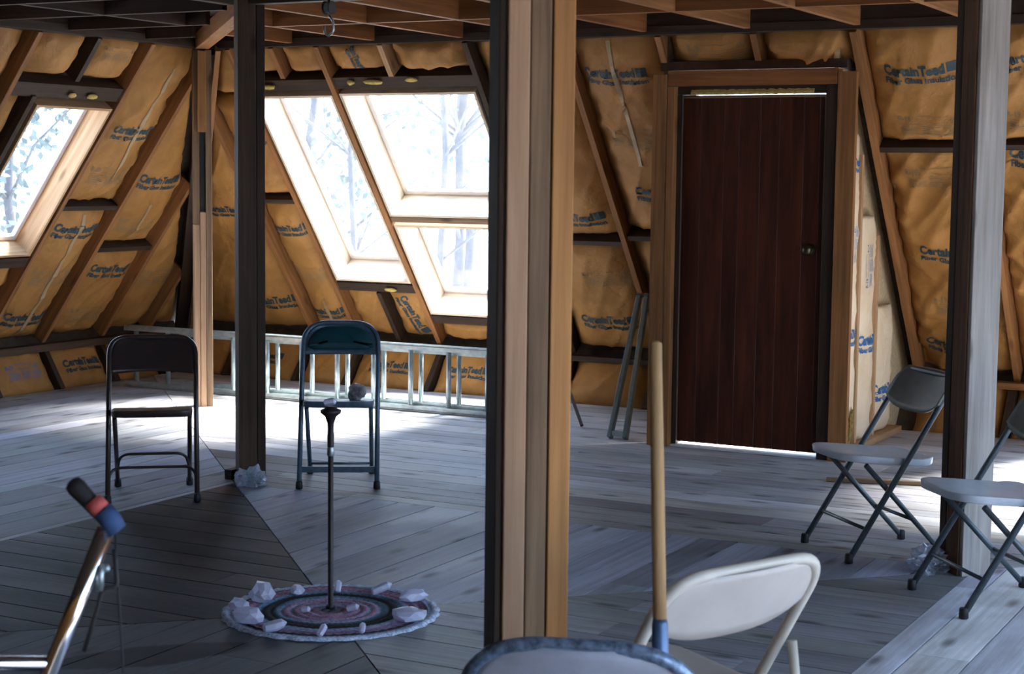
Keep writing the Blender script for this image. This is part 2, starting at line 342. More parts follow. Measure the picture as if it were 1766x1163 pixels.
W1 = (-6.94, -6.31, vz(FAR, .77), vz(FAR, 2.04)); W2 = (-6.25, -5.24, vz(FAR, .545), vz(FAR, 2.05))
W5 = (-1.45, -.45, vz(FAR, .55), vz(FAR, 2.05)); DH = (-3.86, -2.90, -.2, FAR.L-.30)
WL = (7.78, 8.45, vz(LEFT, .97), vz(LEFT, 1.93)); WL2 = (6.0, 7.1, vz(LEFT, .6), vz(LEFT, 1.93)); WL3 = (3.2, 4.9, vz(LEFT, .6), vz(LEFT, 1.93))
skin('wall_far', FAR, (LX-.4, RX+.2, -.12, FAR.L+.4), [W1, W2, W5, DH], KRAFTB, side=1)
skin('wall_left', LEFT, (NY-.2, FY+.3, -.12, LEFT.L+.4), [WL, WL2], KRAFTB, side=-1)
skin('wall_far_knee', KFAR, (LX-.1, -3.86, -.03, .60), [], KRAFTB, -.12)
skin('wall_far_knee', KFAR, (-2.90, RX+.3, -.03, .60), [], KRAFTB, -.12)
skin('wall_left_knee', KLEFT, (NY-.2, FY+.1, -.03, .60), [], KRAFTB, -.12)
RIGHT = Plane((RX, 0, ZK), (0, 1, 0), (-(LXP-LX), 0, ZP-ZK)); RIGHT.n = V(-(ZP-ZK), 0, (LX-LXP)).normalized()
NEAR = Plane((0, NY, ZK), (1, 0, 0), (0, FY-FYP, ZP-ZK)); NEAR.n = V(0, ZP-ZK, FYP-FY).normalized()
WR_FILL = [(6.1, 8.6, vz(RIGHT, .45), vz(RIGHT, 2.15)), (3.1, 5.7, vz(RIGHT, .45), vz(RIGHT, 2.15)), (.0, 2.7, vz(RIGHT, .45), vz(RIGHT, 2.15))]  # unseen right-wall windows, added and sized to fill the room with light
WN = []
skin('wall_right', RIGHT, (NY-.2, FY+.2, -.5, RIGHT.L+.3), WR_FILL, KRAFT, -.02)
skin('wall_near', NEAR, (LX-.2, RX+.2, -.5, NEAR.L+.3), WN, KRAFT, -.02)
bm = new(); box(bm, (LXP-.4, NY+1.2, 2.555), (RX-1.2, FYP+.35, 2.60)); obj('ceiling', bm, DARKB, kind='structure')

# ---------------------------------------------------------------- framing lumber (each piece a thing)
ORD = ['first', 'second', 'third', 'fourth', 'fifth', 'sixth', 'seventh', 'eighth', 'ninth', 'tenth', 'eleventh', 'twelfth']
def lumber(name, label, cat, p0, p1, side, w, d, mat, group=None, bevel=.002):
    bm = new(); beam(bm, p0, p1, side, w, d); o = obj(name, bm, mat, bevel=bevel); tag(o, label, cat, group); return o
def rafter(pl, u, v0, v1, label, name='rafter', mat=PINE, d=.14, w=.038, n=0, group='sloping wall rafters'):
    return lumber(name, label, 'rafter' if name == 'rafter' else 'stud', pl.P(u, v0, n-d/2), pl.P(u, v1, n-d/2), pl.eu, w, d, mat, group)
def cross(pl, u0, u1, v, label, name='blocking', mat=PINE_DARK, h=.038, d=.10, n=-.015, cat='blocking'):
    return lumber(name, label, cat, pl.P(u0, v, n-d/2), pl.P(u1, v, n-d/2), pl.n, d, h, mat, 'horizontal framing in the sloping walls')
vh = lambda X: max(0, (X-LX)/(LXP-LX)*FAR.L)
vhy = lambda Y: (FY-Y)/(FY-FYP)*LEFT.L
# hip rafter
lumber('hip_rafter', 'dark double corner rafter rising where the left and far walls meet', 'rafter', V(LX-.03, FY+.03, ZK-.02), V(LXP-.03, FYP+.03, ZP), V(1, 1, 0), .09, .12, PINE_DARK)
lumber('corner_stud', 'pale narrow stud beside the dark corner rafter behind the outer post', 'stud', V(LX+.18, FY-.10, ZK+.02), V(LXP+.08, FYP-.01, ZP), V(1, 1, 0), .035, .07, PINE)
FR = FAR.L-.02
rafter(FAR, -7.37, 0, vh(-7.37)-.05, 'short pine rafter behind the dark inner post, left of the first far window', mat=PINE)
rafter(FAR, -6.975, 0, FR, 'pine rafter along the left edge of the first far window')
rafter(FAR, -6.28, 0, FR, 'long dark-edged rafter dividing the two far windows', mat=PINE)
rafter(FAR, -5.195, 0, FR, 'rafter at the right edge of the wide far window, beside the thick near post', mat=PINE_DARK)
rafter(FAR, -4.545, .25, FR, 'pine rafter sloping down between the thick near post and the door', mat=PINE)
rafter(FAR, -3.93, FR-.32, FR, 'short pine rafter end above the left door stud')
rafter(FAR, -3.36, FR-.26, FR, 'short pine stud above the middle of the door', 'cripple_stud')
rafter(FAR, -2.79, 0, FR, 'long orange pine rafter crossing right of the door frame', n=.01)
rafter(FAR, -2.18, 0, FR, 'orange pine rafter right of the grey post, by the picture edge')
rafter(FAR, -1.58, 0, FR, 'pine rafter of the far wall beyond the grey post')
rafter(FAR, -6.63, vz(FAR, 2.15), FR, 'short pine cripple stud above the first far window', 'cripple_stud')
rafter(FAR, -5.80, vz(FAR, 2.15), FR, 'short pale cripple stud above the wide far window', 'cripple_stud', PINE_PALE)
rafter(FAR, -6.62, 0, vz(FAR, .69), 'dark cripple stud between the two small batts under the first far window', 'cripple_stud', PINE_DARK)
rafter(FAR, -5.72, 0, vz(FAR, .46), 'short cripple stud under the wide far window', 'cripple_stud', PINE)
LR = LEFT.L-.02
rafter(LEFT, 10.2, 0, vhy(10.2)-.05, 'shortest dark rafter of the left wall, nearest the corner')
rafter(LEFT, 9.69, 0, vhy(9.69)-.05, 'second rafter of the left wall from the corner')
rafter(LEFT, 9.07, 0, vhy(9.07)-.06, 'third rafter of the left wall from the corner')
rafter(LEFT, 8.49, 0, LR, 'full-length rafter right beside the left wall window', mat=PINE)
rafter(LEFT, 7.72, 0, vz(LEFT, 1.98), 'dark trimmer stud along the left edge of the left wall window', 'trimmer_stud', PINE_DARK)
rafter(LEFT, 7.50, 0, LR, 'rafter crossing the upper left corner of the photo left of the window')
rafter(LEFT, 6.90, 0, LR, 'leftmost rafter of the left wall at the photo edge')
rafter(LEFT, 8.0, vz(LEFT, 2.08), LR, 'short cripple stud above the left wall window', 'cripple_stud', PINE_DARK)
cross(FAR, -6.955, -6.30, vz(FAR, 2.10), 'dark header over the first far window with yellow foam dabs', 'window_header', h=.085, cat='header')
cross(FAR, -6.26, -5.215, vz(FAR, 2.11), 'dark header over the wide far window with yellow foam dabs', 'window_header', h=.085, cat='header')
cross(FAR, -6.955, -6.30, vz(FAR, .72), 'dark rough sill under the first far window', 'window_sill_plate', h=.075, cat='sill')
cross(FAR, -6.26, -5.215, vz(FAR, .50), 'dark rough sill under the wide far window', 'window_sill_plate', h=.07, cat='sill')
cross(FAR, -6.26, -5.215, vz(FAR, 1.222), 'dark transom between the upper and lower panes of the wide far window', 'window_transom', mat=PLY_B, h=.045, d=.06, cat='transom')
cross(LEFT, 7.52, 8.47, vz(LEFT, 2.01), 'dark header over the left wall window with two foam dabs', 'window_header', h=.10, cat='header')
cross(LEFT, 7.74, 8.47, vz(LEFT, .92), 'dark rough sill under the left wall window', 'window_sill_plate', h=.08, cat='sill')
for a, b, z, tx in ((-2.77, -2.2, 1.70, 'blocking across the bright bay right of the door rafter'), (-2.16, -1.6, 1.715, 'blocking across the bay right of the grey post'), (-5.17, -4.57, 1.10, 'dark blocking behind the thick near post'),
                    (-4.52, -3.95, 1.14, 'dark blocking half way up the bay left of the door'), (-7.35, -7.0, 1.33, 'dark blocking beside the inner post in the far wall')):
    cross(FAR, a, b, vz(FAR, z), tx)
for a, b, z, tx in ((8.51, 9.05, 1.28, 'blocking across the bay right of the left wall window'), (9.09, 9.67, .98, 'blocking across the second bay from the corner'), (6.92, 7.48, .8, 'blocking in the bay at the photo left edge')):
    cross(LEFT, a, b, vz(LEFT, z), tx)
# kink plates, foot plates, top plates
def plate(name, label, p0, p1, w, d, mat=PINE_DARK): return lumber(name, label, 'plate', p0, p1, V(0, 0, 1), d, w, mat)
plate('knee_plate', 'dark horizontal plate along the bend of the far wall behind the ladder', V(LX, FY-.02, ZK-.03), V(-4.0, FY-.02, ZK-.03), .09, .038)
plate('knee_plate', 'horizontal plate along the bend of the far wall right of the grey post', V(-2.74, FY-.03, ZK-.02), V(RX, FY-.03, ZK-.02), .12, .04, PINE)
plate('knee_plate', 'dark horizontal plate along the bend of the left wall', V(LX+.02, NY, ZK-.03), V(LX+.02, FY, ZK-.03), .09, .05, BROWN)
plate('top_plate', 'dark top plate over the far wall under the joist ends', V(LXP, FYP+.05, ZP+.02), V(RX-1.5, FYP+.05, ZP+.02), .12, .05)
plate('top_plate', 'dark top plate over the left wall under the joist ends', V(LXP-.05, NY+1.5, ZP+.02), V(LXP-.05, FYP, ZP+.02), .12, .05)
lumber('rim_board', 'dark rim board closing the joist ends over the far wall', 'board', V(LXP, FYP+.02, 2.46), V(RX-1.3, FYP+.02, 2.46), V(0, 0, 1), .19, .04, PINE_DARK)
lumber('rim_board', 'dark rim board closing the joist ends over the left wall', 'board', V(LXP-.02, NY+1.3, 2.46), V(LXP-.02, FYP, 2.46), V(0, 0, 1), .19, .04, PINE_DARK)
for i, X in enumerate((-8.05, -7.4, -6.95, -6.25, -5.65, -5.2, -4.55, -2.2, -1.6)):
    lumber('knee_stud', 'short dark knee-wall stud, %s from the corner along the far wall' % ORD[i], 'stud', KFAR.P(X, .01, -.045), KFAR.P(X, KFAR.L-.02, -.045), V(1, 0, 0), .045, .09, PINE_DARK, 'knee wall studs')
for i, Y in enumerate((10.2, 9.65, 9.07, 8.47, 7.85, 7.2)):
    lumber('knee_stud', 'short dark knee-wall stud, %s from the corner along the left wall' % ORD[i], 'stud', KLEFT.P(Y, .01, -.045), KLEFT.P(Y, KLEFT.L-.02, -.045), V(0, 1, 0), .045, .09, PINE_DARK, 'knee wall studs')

# ---------------------------------------------------------------- printed text templates
def text_mesh(s, size, bold=0):
    cu = bpy.data.curves.new('t', 'FONT'); cu.body = s; cu.size = size; cu.offset = bold; cu.resolution_u = 2
    o = bpy.data.objects.new('t', cu); C.objects.link(o); bpy.context.view_layer.update()
    me = bpy.data.meshes.new_from_object(o.evaluated_get(bpy.context.evaluated_depsgraph_get()))
    vs = [(v.co.x, v.co.y) for v in me.vertices]; fs = [tuple(p.vertices) for p in me.polygons]
    bpy.data.objects.remove(o); bpy.data.curves.remove(cu); bpy.data.meshes.remove(me)
    return vs, fs
def tpl(items):
    V_, F_ = [], []
    def add(vs, fs):
        n = len(V_); V_.extend(vs); F_.extend([tuple(i+n for i in f) for f in fs])
    for it in items:
        if it[0] == 't':
            _, s, size, x, y, bold, width = it; vs, fs = text_mesh(s, size, bold); x0 = min(v[0] for v in vs); x1 = max(v[0] for v in vs)
            k = width/(x1-x0) if width else 1
            add([((v[0]-x0)*k+x, v[1]+y) for v in vs], fs)
        else:
            _, x0, y0, x1, y1 = it; n = max(1, int((x1-x0)/.03)); m = max(1, int((y1-y0)/.03))
            vs = [(x0+(x1-x0)*i/n, y0+(y1-y0)*j/m) for j in range(m+1) for i in range(n+1)]
            add(vs, [(j*(n+1)+i, j*(n+1)+i+1, (j+1)*(n+1)+i+1, (j+1)*(n+1)+i) for j in range(m) for i in range(n)])
    cx = (min(v[0] for v in V_)+max(v[0] for v in V_))/2; cy = (min(v[1] for v in V_)+max(v[1] for v in V_))/2
    return [(x-cx, y-cy) for x, y in V_], F_
LOGO = tpl([('t', 'CertainTeed', .085, 0, .05, .0042, .335), ('b', .345, .052, .41, .112), ('t', 'Fiber Glass Insulation', .048, .005, 0, .002, .40)])
RBOX = tpl([('t', 'R-19', .05, 0, .09, .001, .075), ('t', '6¼"', .05, .29, .09, .001, .06), ('b', .085, .128, .28, .132), ('b', .085, .09, .28, .093), ('b', 0, .07, .36, .073)]
           + [('b', .012+.12*i, .012+.014*j, .012+.12*i+(.10 if (i+j) % 3 else .07), .017+.014*j) for i in range(3) for j in range(4)] + [('b', 0, 0, .36, .003)])

# ---------------------------------------------------------------- insulation batts
def batt(pl, u0, u1, v0, v1, label, prints=(), mat=KRAFT, ul=None, ur=None, depth=.075, bulge=.055, wr=1.0, ink=None, seam=None, name='insulation_batt', grp='kraft-faced insulation batts between the framing'):
    ul = ul or (lambda v: u0); ur = ur or (lambda v: u1); seed = random.uniform(0, 100)
    def h(u, v):
        a, b = ul(v), ur(v); w = max(b-a, .02); s = min(max((u-a)/w, 0), 1); q = min(max((v-v0)/(v1-v0), 0), 1)
        e = (1-abs(2*s-1)**3.0); e2 = 1-abs(2*q-1)**(6 if v1-v0 > .6 else 3)
        bl_ = bulge*e*min(1, e2*1.4)*min(1, w/.3)
        p = V(u*6+v*2.2+seed, v*2.6-u*1.5, seed); wv = nz(p)*.010+nz(V(u*13+v*9, v*7-u*5, seed+9))*.005
        ridge = (1-abs(nz(V(u*4+v*3+seed, v*3.2-u*3, seed*2))))**6*.005
        # gathers near the stapled edges
        gth = math.sin(v*38+nz(V(v*3, seed, 0))*6)*.005*(abs(2*s-1)**2)
        fold = (1-abs(nz(V((u*.5+v*.85)*1.3+seed*3, (u*.85-v*.5)*8, seed))))**7*.013
        return -depth+bl_-.03*(1-e)+(wv+ridge+gth+fold)*wr
    nu = max(6, int((u1-u0)/.022)); nv = max(6, int((v1-v0)/.022)); bm = new(); uv = uvl(bm); g = []
    for j in range(nv+1):
        v = v0+(v1-v0)*j/nv; a, b = ul(v), ur(v); g.append([bm.verts.new(pl.P(a+(b-a)*i/nu, v, h(a+(b-a)*i/nu, v))) for i in range(nu+1)])
    bk = []
    for j in range(nv+1):
        v = v0+(v1-v0)*j/nv; a, b = ul(v), ur(v); bk.append([bm.verts.new(pl.P(a, v, -.115)), bm.verts.new(pl.P(b, v, -.115))])
    for j in range(nv):
        for i in range(nu):
            f = bm.faces.new((g[j][i], g[j][i+1], g[j+1][i+1], g[j+1][i])); f.smooth = True
        bm.faces.new((bk[j][0], g[j][0], g[j+1][0], bk[j+1][0])); bm.faces.new((g[j][-1], bk[j][1], bk[j+1][1], g[j+1][-1])); bm.faces.new((bk[j][1], bk[j][0], bk[j+1][0], bk[j+1][1]))
    bm.faces.new([bk[0][0]]+[bk[0][1]]+g[0][::-1]); bm.faces.new([bk[-1][1]]+[bk[-1][0]]+g[-1])
    bmesh.ops.recalc_face_normals(bm, faces=bm.faces[:])
    o = obj(name, bm, mat); tag(o, label, 'insulation', grp)
    for pr in prints:
        kind, pu, pv = pr[:3]; rot = math.radians(pr[3] if len(pr) > 3 else 0); sc = pr[4] if len(pr) > 4 else 1
        T = LOGO if kind == 'L' else RBOX; bm = new(); vs = []; ok = []
        for x, y in T[0]:
            X = (x*math.cos(rot)-y*math.sin(rot))*sc; Y = (x*math.sin(rot)+y*math.cos(rot))*sc
            if pl in (LEFT, KLEFT, CHEEK): pass
            u, v = pu+X, pv+Y; inside = ul(v)+.004 < u < ur(v)-.004 and v0+.004 < v < v1-.004; ok.append(inside)
            vs.append(bm.verts.new(pl.P(u, v, h(u, v)+.0035)))
        for f in T[1]:
            if all(ok[i] for i in f):
                try: bm.faces.new([vs[i] for i in f])
                except ValueError: pass
        bmesh.ops.delete(bm, geom=[v for v in bm.verts if not v.link_faces], context='VERTS')
        if not bm.faces: bm.free(); continue
        p = obj('printed_lettering' if kind == 'L' else 'printed_data_panel', bm, ink or (INK if kind == 'L' else INK_FAINT), o)
    if seam:
        su, a, b = seam; bm = new(); n = 40; prev = None
        for k in range(n+1):
            v = a+(b-a)*k/n; w = .013; q = [bm.verts.new(pl.P(su+d, v, h(su+d, v)+.0045)) for d in (-w, w)]
            if prev: bm.faces.new((prev[0], prev[1], q[1], q[0]))
            prev = q
        s = obj('paper_seam', bm, TAPE, o)
    return o
CHEEK = Plane((-2.82, 9.06, 0), (0, 1, 0), (0, 0, 2.2)); CHEEK.n = V(1, 0, 0)
fz = lambda z: vz(FAR, z); lz = lambda z: vz(LEFT, z)
# far wall, right of the door
batt(FAR, -2.765, -2.205, fz(1.725), FR, 'bright insulation batt above the blocking right of the door, bold blue lettering', [('L', -2.47, fz(2.10), 1), ('R', -2.46, fz(1.83), -1)], wr=1.3)
batt(FAR, -2.765, -2.205, .02, fz(1.675), 'tall creased insulation batt left of the grey post behind the folding chair', [('R', -2.47, fz(1.54), -1), ('L', -2.44, fz(1.10), -3), ('R', -2.43, fz(.78), -2), ('L', -2.5, fz(.52), -2)], wr=2.3)
batt(FAR, -2.155, -1.605, fz(1.74), FR, 'insulation batt at the top right photo edge above the blocking', [('L', -1.83, fz(2.16), 2), ('R', -1.86, fz(1.86), 0)], wr=2.0)
batt(FAR, -2.155, -1.605, .02, fz(1.69), 'tall wrinkled insulation batt at the right photo edge below the blocking', [('L', -1.86, fz(1.64), 0), ('R', -1.80, fz(1.32), -12), ('L', -1.82, fz(.96), -14), ('R', -1.84, fz(.66), -5)], wr=2.4)
# above the door
batt(FAR, -3.91, -3.39, FR-.27, FR, 'dim insulation piece above the left half of the door', [('R', -3.6, FR-.14, 0)], bulge=.05)
batt(FAR, -3.335, -2.81, FR-.27, FR, 'bulging insulation piece above the right half of the door', [], bulge=.07, wr=2)
# left of the door
batt(FAR, -4.525, -3.95, fz(1.17), FR, 'shaded insulation batt left of the door, above the dark blocking', [('L', -4.27, fz(2.12), 0), ('R', -4.27, fz(1.76), -3), ('L', -4.16, fz(1.42), -4)], seam=(-4.27, fz(1.6), fz(2.3)), wr=1.4)
batt(FAR, -4.525, -3.95, .02, fz(1.10), 'shaded insulation batt left of the door, low behind the leaning grey rails', [('R', -4.32, fz(.85), 0), ('L', -4.23, fz(.58), 0)], wr=1.4, bulge=.06)
batt(FAR, -5.175, -4.565, fz(1.13), FR, 'dark insulation batt seen just right of the thick near post', [('L', -4.85, fz(1.9), 0), ('L', -4.85, fz(1.25), 0)])
batt(FAR, -5.175, -4.565, .02, fz(1.07), 'low insulation batt just right of the thick near post', [('R', -4.75, fz(.86), 0), ('L', -4.85, fz(.55), 0)])
# far windows
batt(FAR, -6.955, -6.655, fz(2.16), FR, 'small insulation piece above the first far window, left of the cripple', [], bulge=.05)
batt(FAR, -6.605, -6.305, fz(2.16), FR, 'small insulation piece above the first far window beside the long rafter', [], bulge=.05)
batt(FAR, -6.255, -5.825, fz(2.17), FR, 'insulation piece with sideways lettering above the wide far window', [('L', -6.03, fz(2.27), -85, .62)], bulge=.06)
batt(FAR, -5.775, -5.22, fz(2.17), FR, 'sagging crumpled insulation piece above the right half of the wide far window', [], bulge=.07, wr=2)
batt(FAR, -6.955, -6.645, .02, fz(.67), 'small insulation piece with torn face under the first far window', [], bulge=.03, wr=1.4)
batt(FAR, -6.595, -6.305, .02, fz(.67), 'small insulation piece with sideways lettering under the first far window', [('L', -6.44, fz(.50), -78, .9)], bulge=.03)
batt(FAR, -6.255, -5.745, .02, fz(.45), 'low strip of insulation under the left half of the wide far window', [], bulge=.04)
batt(FAR, -5.695, -5.22, .02, fz(.45), 'low strip of insulation under the right half of the wide far window', [], bulge=.04)
batt(FAR, -7.345, -7.0, fz(1.36), vh(-7.345)-.02, 'insulation batt beside the inner post above the short blocking', [('L', -7.12, fz(1.75), 0)])
batt(FAR, -7.345, -7.0, .02, fz(1.30), 'insulation batt with bold lettering left of the first far window', [('L', -7.17, fz(1.12), 0, .85), ('R', -7.17, fz(.80), 0, .9), ('L', -7.17, fz(.50), 0, .85)], seam=(-7.15, .05, fz(.6)))
batt(FAR, LX+.1, -7.39, .02, vh(-7.39)-.06, 'triangular insulation batt of the far wall beside the corner', [('L', -7.62, fz(.55), 0), ('L', -7.64, fz(1.25), 0, .8)], ul=lambda v: min(hipX(v)+.06, -7.4))
batt(FAR, -7.345, -7.0, vh(-7.345), FR-.02, 'narrow insulation corner piece high behind the inner post', [], ul=lambda v: min(hipX(v)+.05, -7.01))
# left wall
batt(LEFT, 8.51, 9.05, lz(1.31), LR-.02, 'long insulation batt right of the left wall window, above its blocking', [('L', 8.80, lz(1.78), 0), ('R', 8.79, lz(1.5), 0)], ur=lambda v: min(9.05, hipY(v)-.07), seam=(8.82, lz(1.5), lz(2.2)), wr=1.6)
batt(LEFT, 8.51, 9.05, .02, lz(1.25), 'insulation batt right of the left wall window, below its blocking', [('L', 8.79, lz(1.12), 0), ('R', 8.79, lz(.80), 0), ('L', 8.79, lz(.50), 0)], seam=(8.80, .03, lz(1.22)))
batt(LEFT, 9.09, 9.67, lz(1.01), vhy(9.09)-.08, 'insulation batt second bay from the corner, upper part', [('L', 9.36, lz(1.45), 0), ('R', 9.36, lz(1.15), 0)], ur=lambda v: max(9.1, min(9.67, hipY(v)-.07)), seam=(9.38, lz(1.05), lz(1.3)))
batt(LEFT, 9.09, 9.67, .02, lz(.95), 'insulation batt second bay from the corner, lower part', [('L', 9.38, lz(.82), 0), ('R', 9.38, lz(.5), 0)])
batt(LEFT, 9.71, 10.18, .02, vhy(9.75)-.08, 'narrow dark insulation batt in the bay next to the corner', [('R', 9.95, lz(.75), 0)], ur=lambda v: max(9.72, min(10.18, hipY(v)-.06)))
batt(LEFT, 10.22, 10.55, .02, vhy(10.24), 'dark sliver of insulation in the very corner of the left wall', [], ur=lambda v: max(10.23, hipY(v)-.03))
batt(LEFT, 7.52, 7.98, lz(2.08), LR, 'insulation piece above the left half of the left wall window', [], bulge=.06)
batt(LEFT, 8.02, 8.47, lz(2.08), LR, 'insulation piece above the right half of the left wall window', [('R', 8.25, lz(2.25), 0, .8)], bulge=.06)
batt(LEFT, 7.52, 7.70, .02, lz(1.95), 'narrow strip of insulation left of the left wall window', [('R', 7.6, lz(1.6), 0, .6)])
batt(LEFT, 6.92, 7.48, lz(.83), LR, 'insulation batt in the top left corner of the photo', [('L', 7.24, lz(1.95), 0), ('R', 7.2, lz(1.6), 0)])
batt(LEFT, 6.92, 7.48, .02, lz(.77), 'low insulation batt at the left photo edge', [])
batt(LEFT, 7.75, 8.47, .02, lz(.87), 'crumpled insulation piece under the left wall window', [], wr=2)
# knee walls
for a, b, pr, tx in ((-8.43, -8.08, '', 'dark knee-wall batt in the far corner behind the end of the ladder'), (-8.02, -7.43, 'L', 'dark knee-wall batt behind the left end of the ladder'), (-7.37, -6.98, '', 'knee-wall batt behind the inner post'), (-6.92, -6.28, 'L', 'knee-wall batt behind the teal chair and ladder'), (-6.22, -5.68, 'L', 'knee-wall batt with blue lettering seen through the ladder'),
                     (-5.62, -5.23, 'R', 'bulging greyish knee-wall batt seen through the last ladder bay'), (-5.17, -4.58, '', 'knee-wall batt just right of the thick near post'), (-4.52, -3.92, 'L', 'rounded knee-wall batt behind the leaning grey rails'), (-2.76, -2.23, '', 'dark knee-wall batt behind the folding chair right of the door'), (-2.17, -1.63, 'L', 'knee-wall batt right of the grey post')):
    batt(KFAR, a, b, .02, KFAR.L-.02, tx, [(pr, (a+b)/2, .17, 0, .85)] if pr else [], bulge=.05, depth=.03, grp='knee wall batts', mat=KRAFT)
for a, b, pr, tx in ((9.68, 10.17, '', 'dark left knee-wall batt nearest the corner'), (9.10, 9.62, 'L', 'left knee-wall batt second from the corner behind the brown chair'), (8.50, 9.04, 'R', 'left knee-wall batt with a blue data panel'), (7.88, 8.44, '', 'left knee-wall batt at the photo edge')):
    batt(KLEFT, a, b, .02, KLEFT.L-.02, tx, [(pr, (a+b)/2, .17, 0, .9)] if pr else [], bulge=.04, depth=.03, ink=INK_BLUE if pr == 'R' else None, grp='knee wall batts', mat=KRAFT)

# yellow foam dabs (each a thing of its own)
def dab(pl, u, v, n, w, h_, label):
    bm = new(); bmesh.ops.create_icosphere(bm, subdivisions=2, radius=1)
    for vv in bm.verts:
        k = 1+.35*nz(vv.co*1.7+V(u, v, 0)*9); c = vv.co*k; vv.co = pl.P(u+c.x*w/2, v+c.y*h_/2, n+c.z*.012)
    tag(obj('foam_dab', bm, FOAM, smooth=True), label, 'foam', 'yellow foam dabs around the windows')
for u, z, w, tx in ((-6.78, 2.10, .13, 'yellow foam dab on the header of the first far window'), (-6.12, 2.12, .06, 'small foam dab on the wide window header beside the long rafter'), (-5.95, 2.12, .15, 'long foam dab in the middle of the wide window header'), (-5.66, 2.13, .09, 'foam dab at the right of the wide window header'),
                    (-6.50, .72, .10, 'foam dab on the sill of the first far window'), (-5.42, .50, .20, 'foam dab on the sill of the wide far window'), (-5.80, .43, .08, 'foam lump below the sill of the wide far window')):
    dab(FAR, u, fz(z), 0, w, .035, tx)
for u, z, w, tx in ((8.02, 2.0, .07, 'left foam dab on the left wall window header'), (8.20, 2.0, .10, 'right foam dab on the left wall window header')): dab(LEFT, u, lz(z), 0, w, .035, tx)

# ---------------------------------------------------------------- windows
def window(name, pl, r, rails=(), frame=.05, jamb=WHITEWOOD, n0=-.005, n1=-.26):
    u0, u1, v0, v1 = r; w = bpy.data.objects.new(name, None); C.objects.link(w); w['kind'] = 'structure'
    bm = new(); t = .018
    for a, b in ((u0, u0+t), (u1-t, u1)): beam(bm, pl.P((a+b)/2, v0, (n0+n1)/2), pl.P((a+b)/2, v1, (n0+n1)/2), pl.eu, t, n0-n1)
    for a, b in ((v0, v0+t), (v1-t, v1)): beam(bm, pl.P(u0+t, (a+b)/2, (n0+n1)/2), pl.P(u1-t, (a+b)/2, (n0+n1)/2), pl.n, n0-n1, t)
    obj('window_liner', bm, jamb, w, bevel=.001)
    bm = new(); f = .035; zc = n1+.02
    for a in (u0+t+f/2, u1-t-f/2): beam(bm, pl.P(a, v0+t, zc), pl.P(a, v1-t, zc), pl.eu, f, .03)
    for a in (v0+t+f/2, v1-t-f/2, *rails): beam(bm, pl.P(u0+t+f, a, zc), pl.P(u1-t-f, a, zc), pl.n, .03, f)
    obj('window_frame', bm, WHITEP, w, bevel=.002)
    bm = new(); q = [bm.verts.new(pl.P(*p)) for p in ((u0+t, v0+t, zc), (u1-t, v0+t, zc), (u1-t, v1-t, zc), (u0+t, v1-t, zc))]; bm.faces.new(q); obj('glass_pane', bm, GLASS, w)
    return w
window('window_1', LEFT, WL, jamb=PINE_PALE, n1=-.19)
window('window_2', FAR, W1)
window('window_3', FAR, (W2[0], W2[1], fz(1.25), W2[3])); window('window_4', FAR, (W2[0], W2[1], W2[2], fz(1.19)))
window('window_5', FAR, W5); window('window_6', LEFT, WL2)
for i, q in enumerate(WR_FILL): window('window_%d' % (7+i), RIGHT, q, n0=.0, n1=-.08)  # unseen right-wall windows, added to fill the room with light
for i, q in enumerate(WN): window('window_%d' % (11+i), NEAR, q, n0=.0, n1=-.08)

# ---------------------------------------------------------------- door and dormer framing
def lum(name, label, lo, hi, mat, cat='stud', group=None):
    bm = new(); box(bm, lo, hi); return tag(obj(name, bm, mat, bevel=.002), label, cat, group)
lum('door_stud', 'outer pine stud left of the door with a dark knot', (-3.935, 9.0, 0), (-3.85, 9.10, 2.12), PINE, group='door framing')
lum('door_stud', 'narrow inner stud against the left edge of the door', (-3.845, 9.0, 0), (-3.805, 9.13, 2.05), PINE, group='door framing')
lum('door_stud', 'wide pine stud right of the door beside the pale insulation', (-2.855, 9.0, 0), (-2.752, 9.04, 2.12), PINE, group='door framing')
lum('door_stud', 'dark recessed stud between the door edge and the right pine stud', (-2.925, 9.02, 0), (-2.858, 9.13, 2.06), PINE_DARK, group='door framing')
lum('door_header', 'reddish pine header beam over the door', (-3.845, 9.0, 2.055), (-2.86, 9.10, 2.14), JOIST, 'header')
lum('door_casing', 'dark strip between the door header and the door', (-3.803, 9.05, 2.01), (-2.926, 9.13, 2.054), PINE_DARK, 'casing')
lum('door_casing', 'dark jamb strip left of the door leaf', (-3.803, 9.05, 0), (-3.775, 9.13, 2.008), PINE_DARK, 'casing')
d = bpy.data.objects.new('door_1', None); C.objects.link(d); d['kind'] = 'structure'; d.location = (-3.35, 9.08, 0)
bm = new(); xs = -.422; k = 0
while xs < .41:
    w_ = min((.11, .14, .09, .125)[k % 4], .41-xs); box(bm, (xs+.001, -.02, .028), (xs+w_-.001, .02, 2.003)); xs += w_; k += 1
obj('door_leaf', bm, DOORW, d, bevel=.0015)
bm = new(); lathe(bm, [(.034, 0), (.034, .008), (.014, .012), (.013, .035), (.026, .045), (.028, .06), (.018, .072), (.004, .074)], seg=20)
kn = obj('door_knob', bm, BRASS, d); kn.rotation_euler = (math.pi/2, 0, 0); kn.location = (.345, -.02, 1.155)
bm = new()
for p0, p1, w_, d_ in (((-.418, -.0225, 1.992), (.412, -.0225, 1.992), .006, .008), ((.416, -.021, .03), (.416, -.021, 1.98), .006, .008)): beam(bm, p0, p1, V(0, 1, 0), w_, d_)
obj('edge_strip', bm, plain('dull_brass_strip', (.20, .14, .06), .6, 0), d)
lum('threshold', 'pale threshold board glowing under the door', (-3.80, 9.02, .001), (-2.93, 9.3, .012), WHITEP, 'threshold')
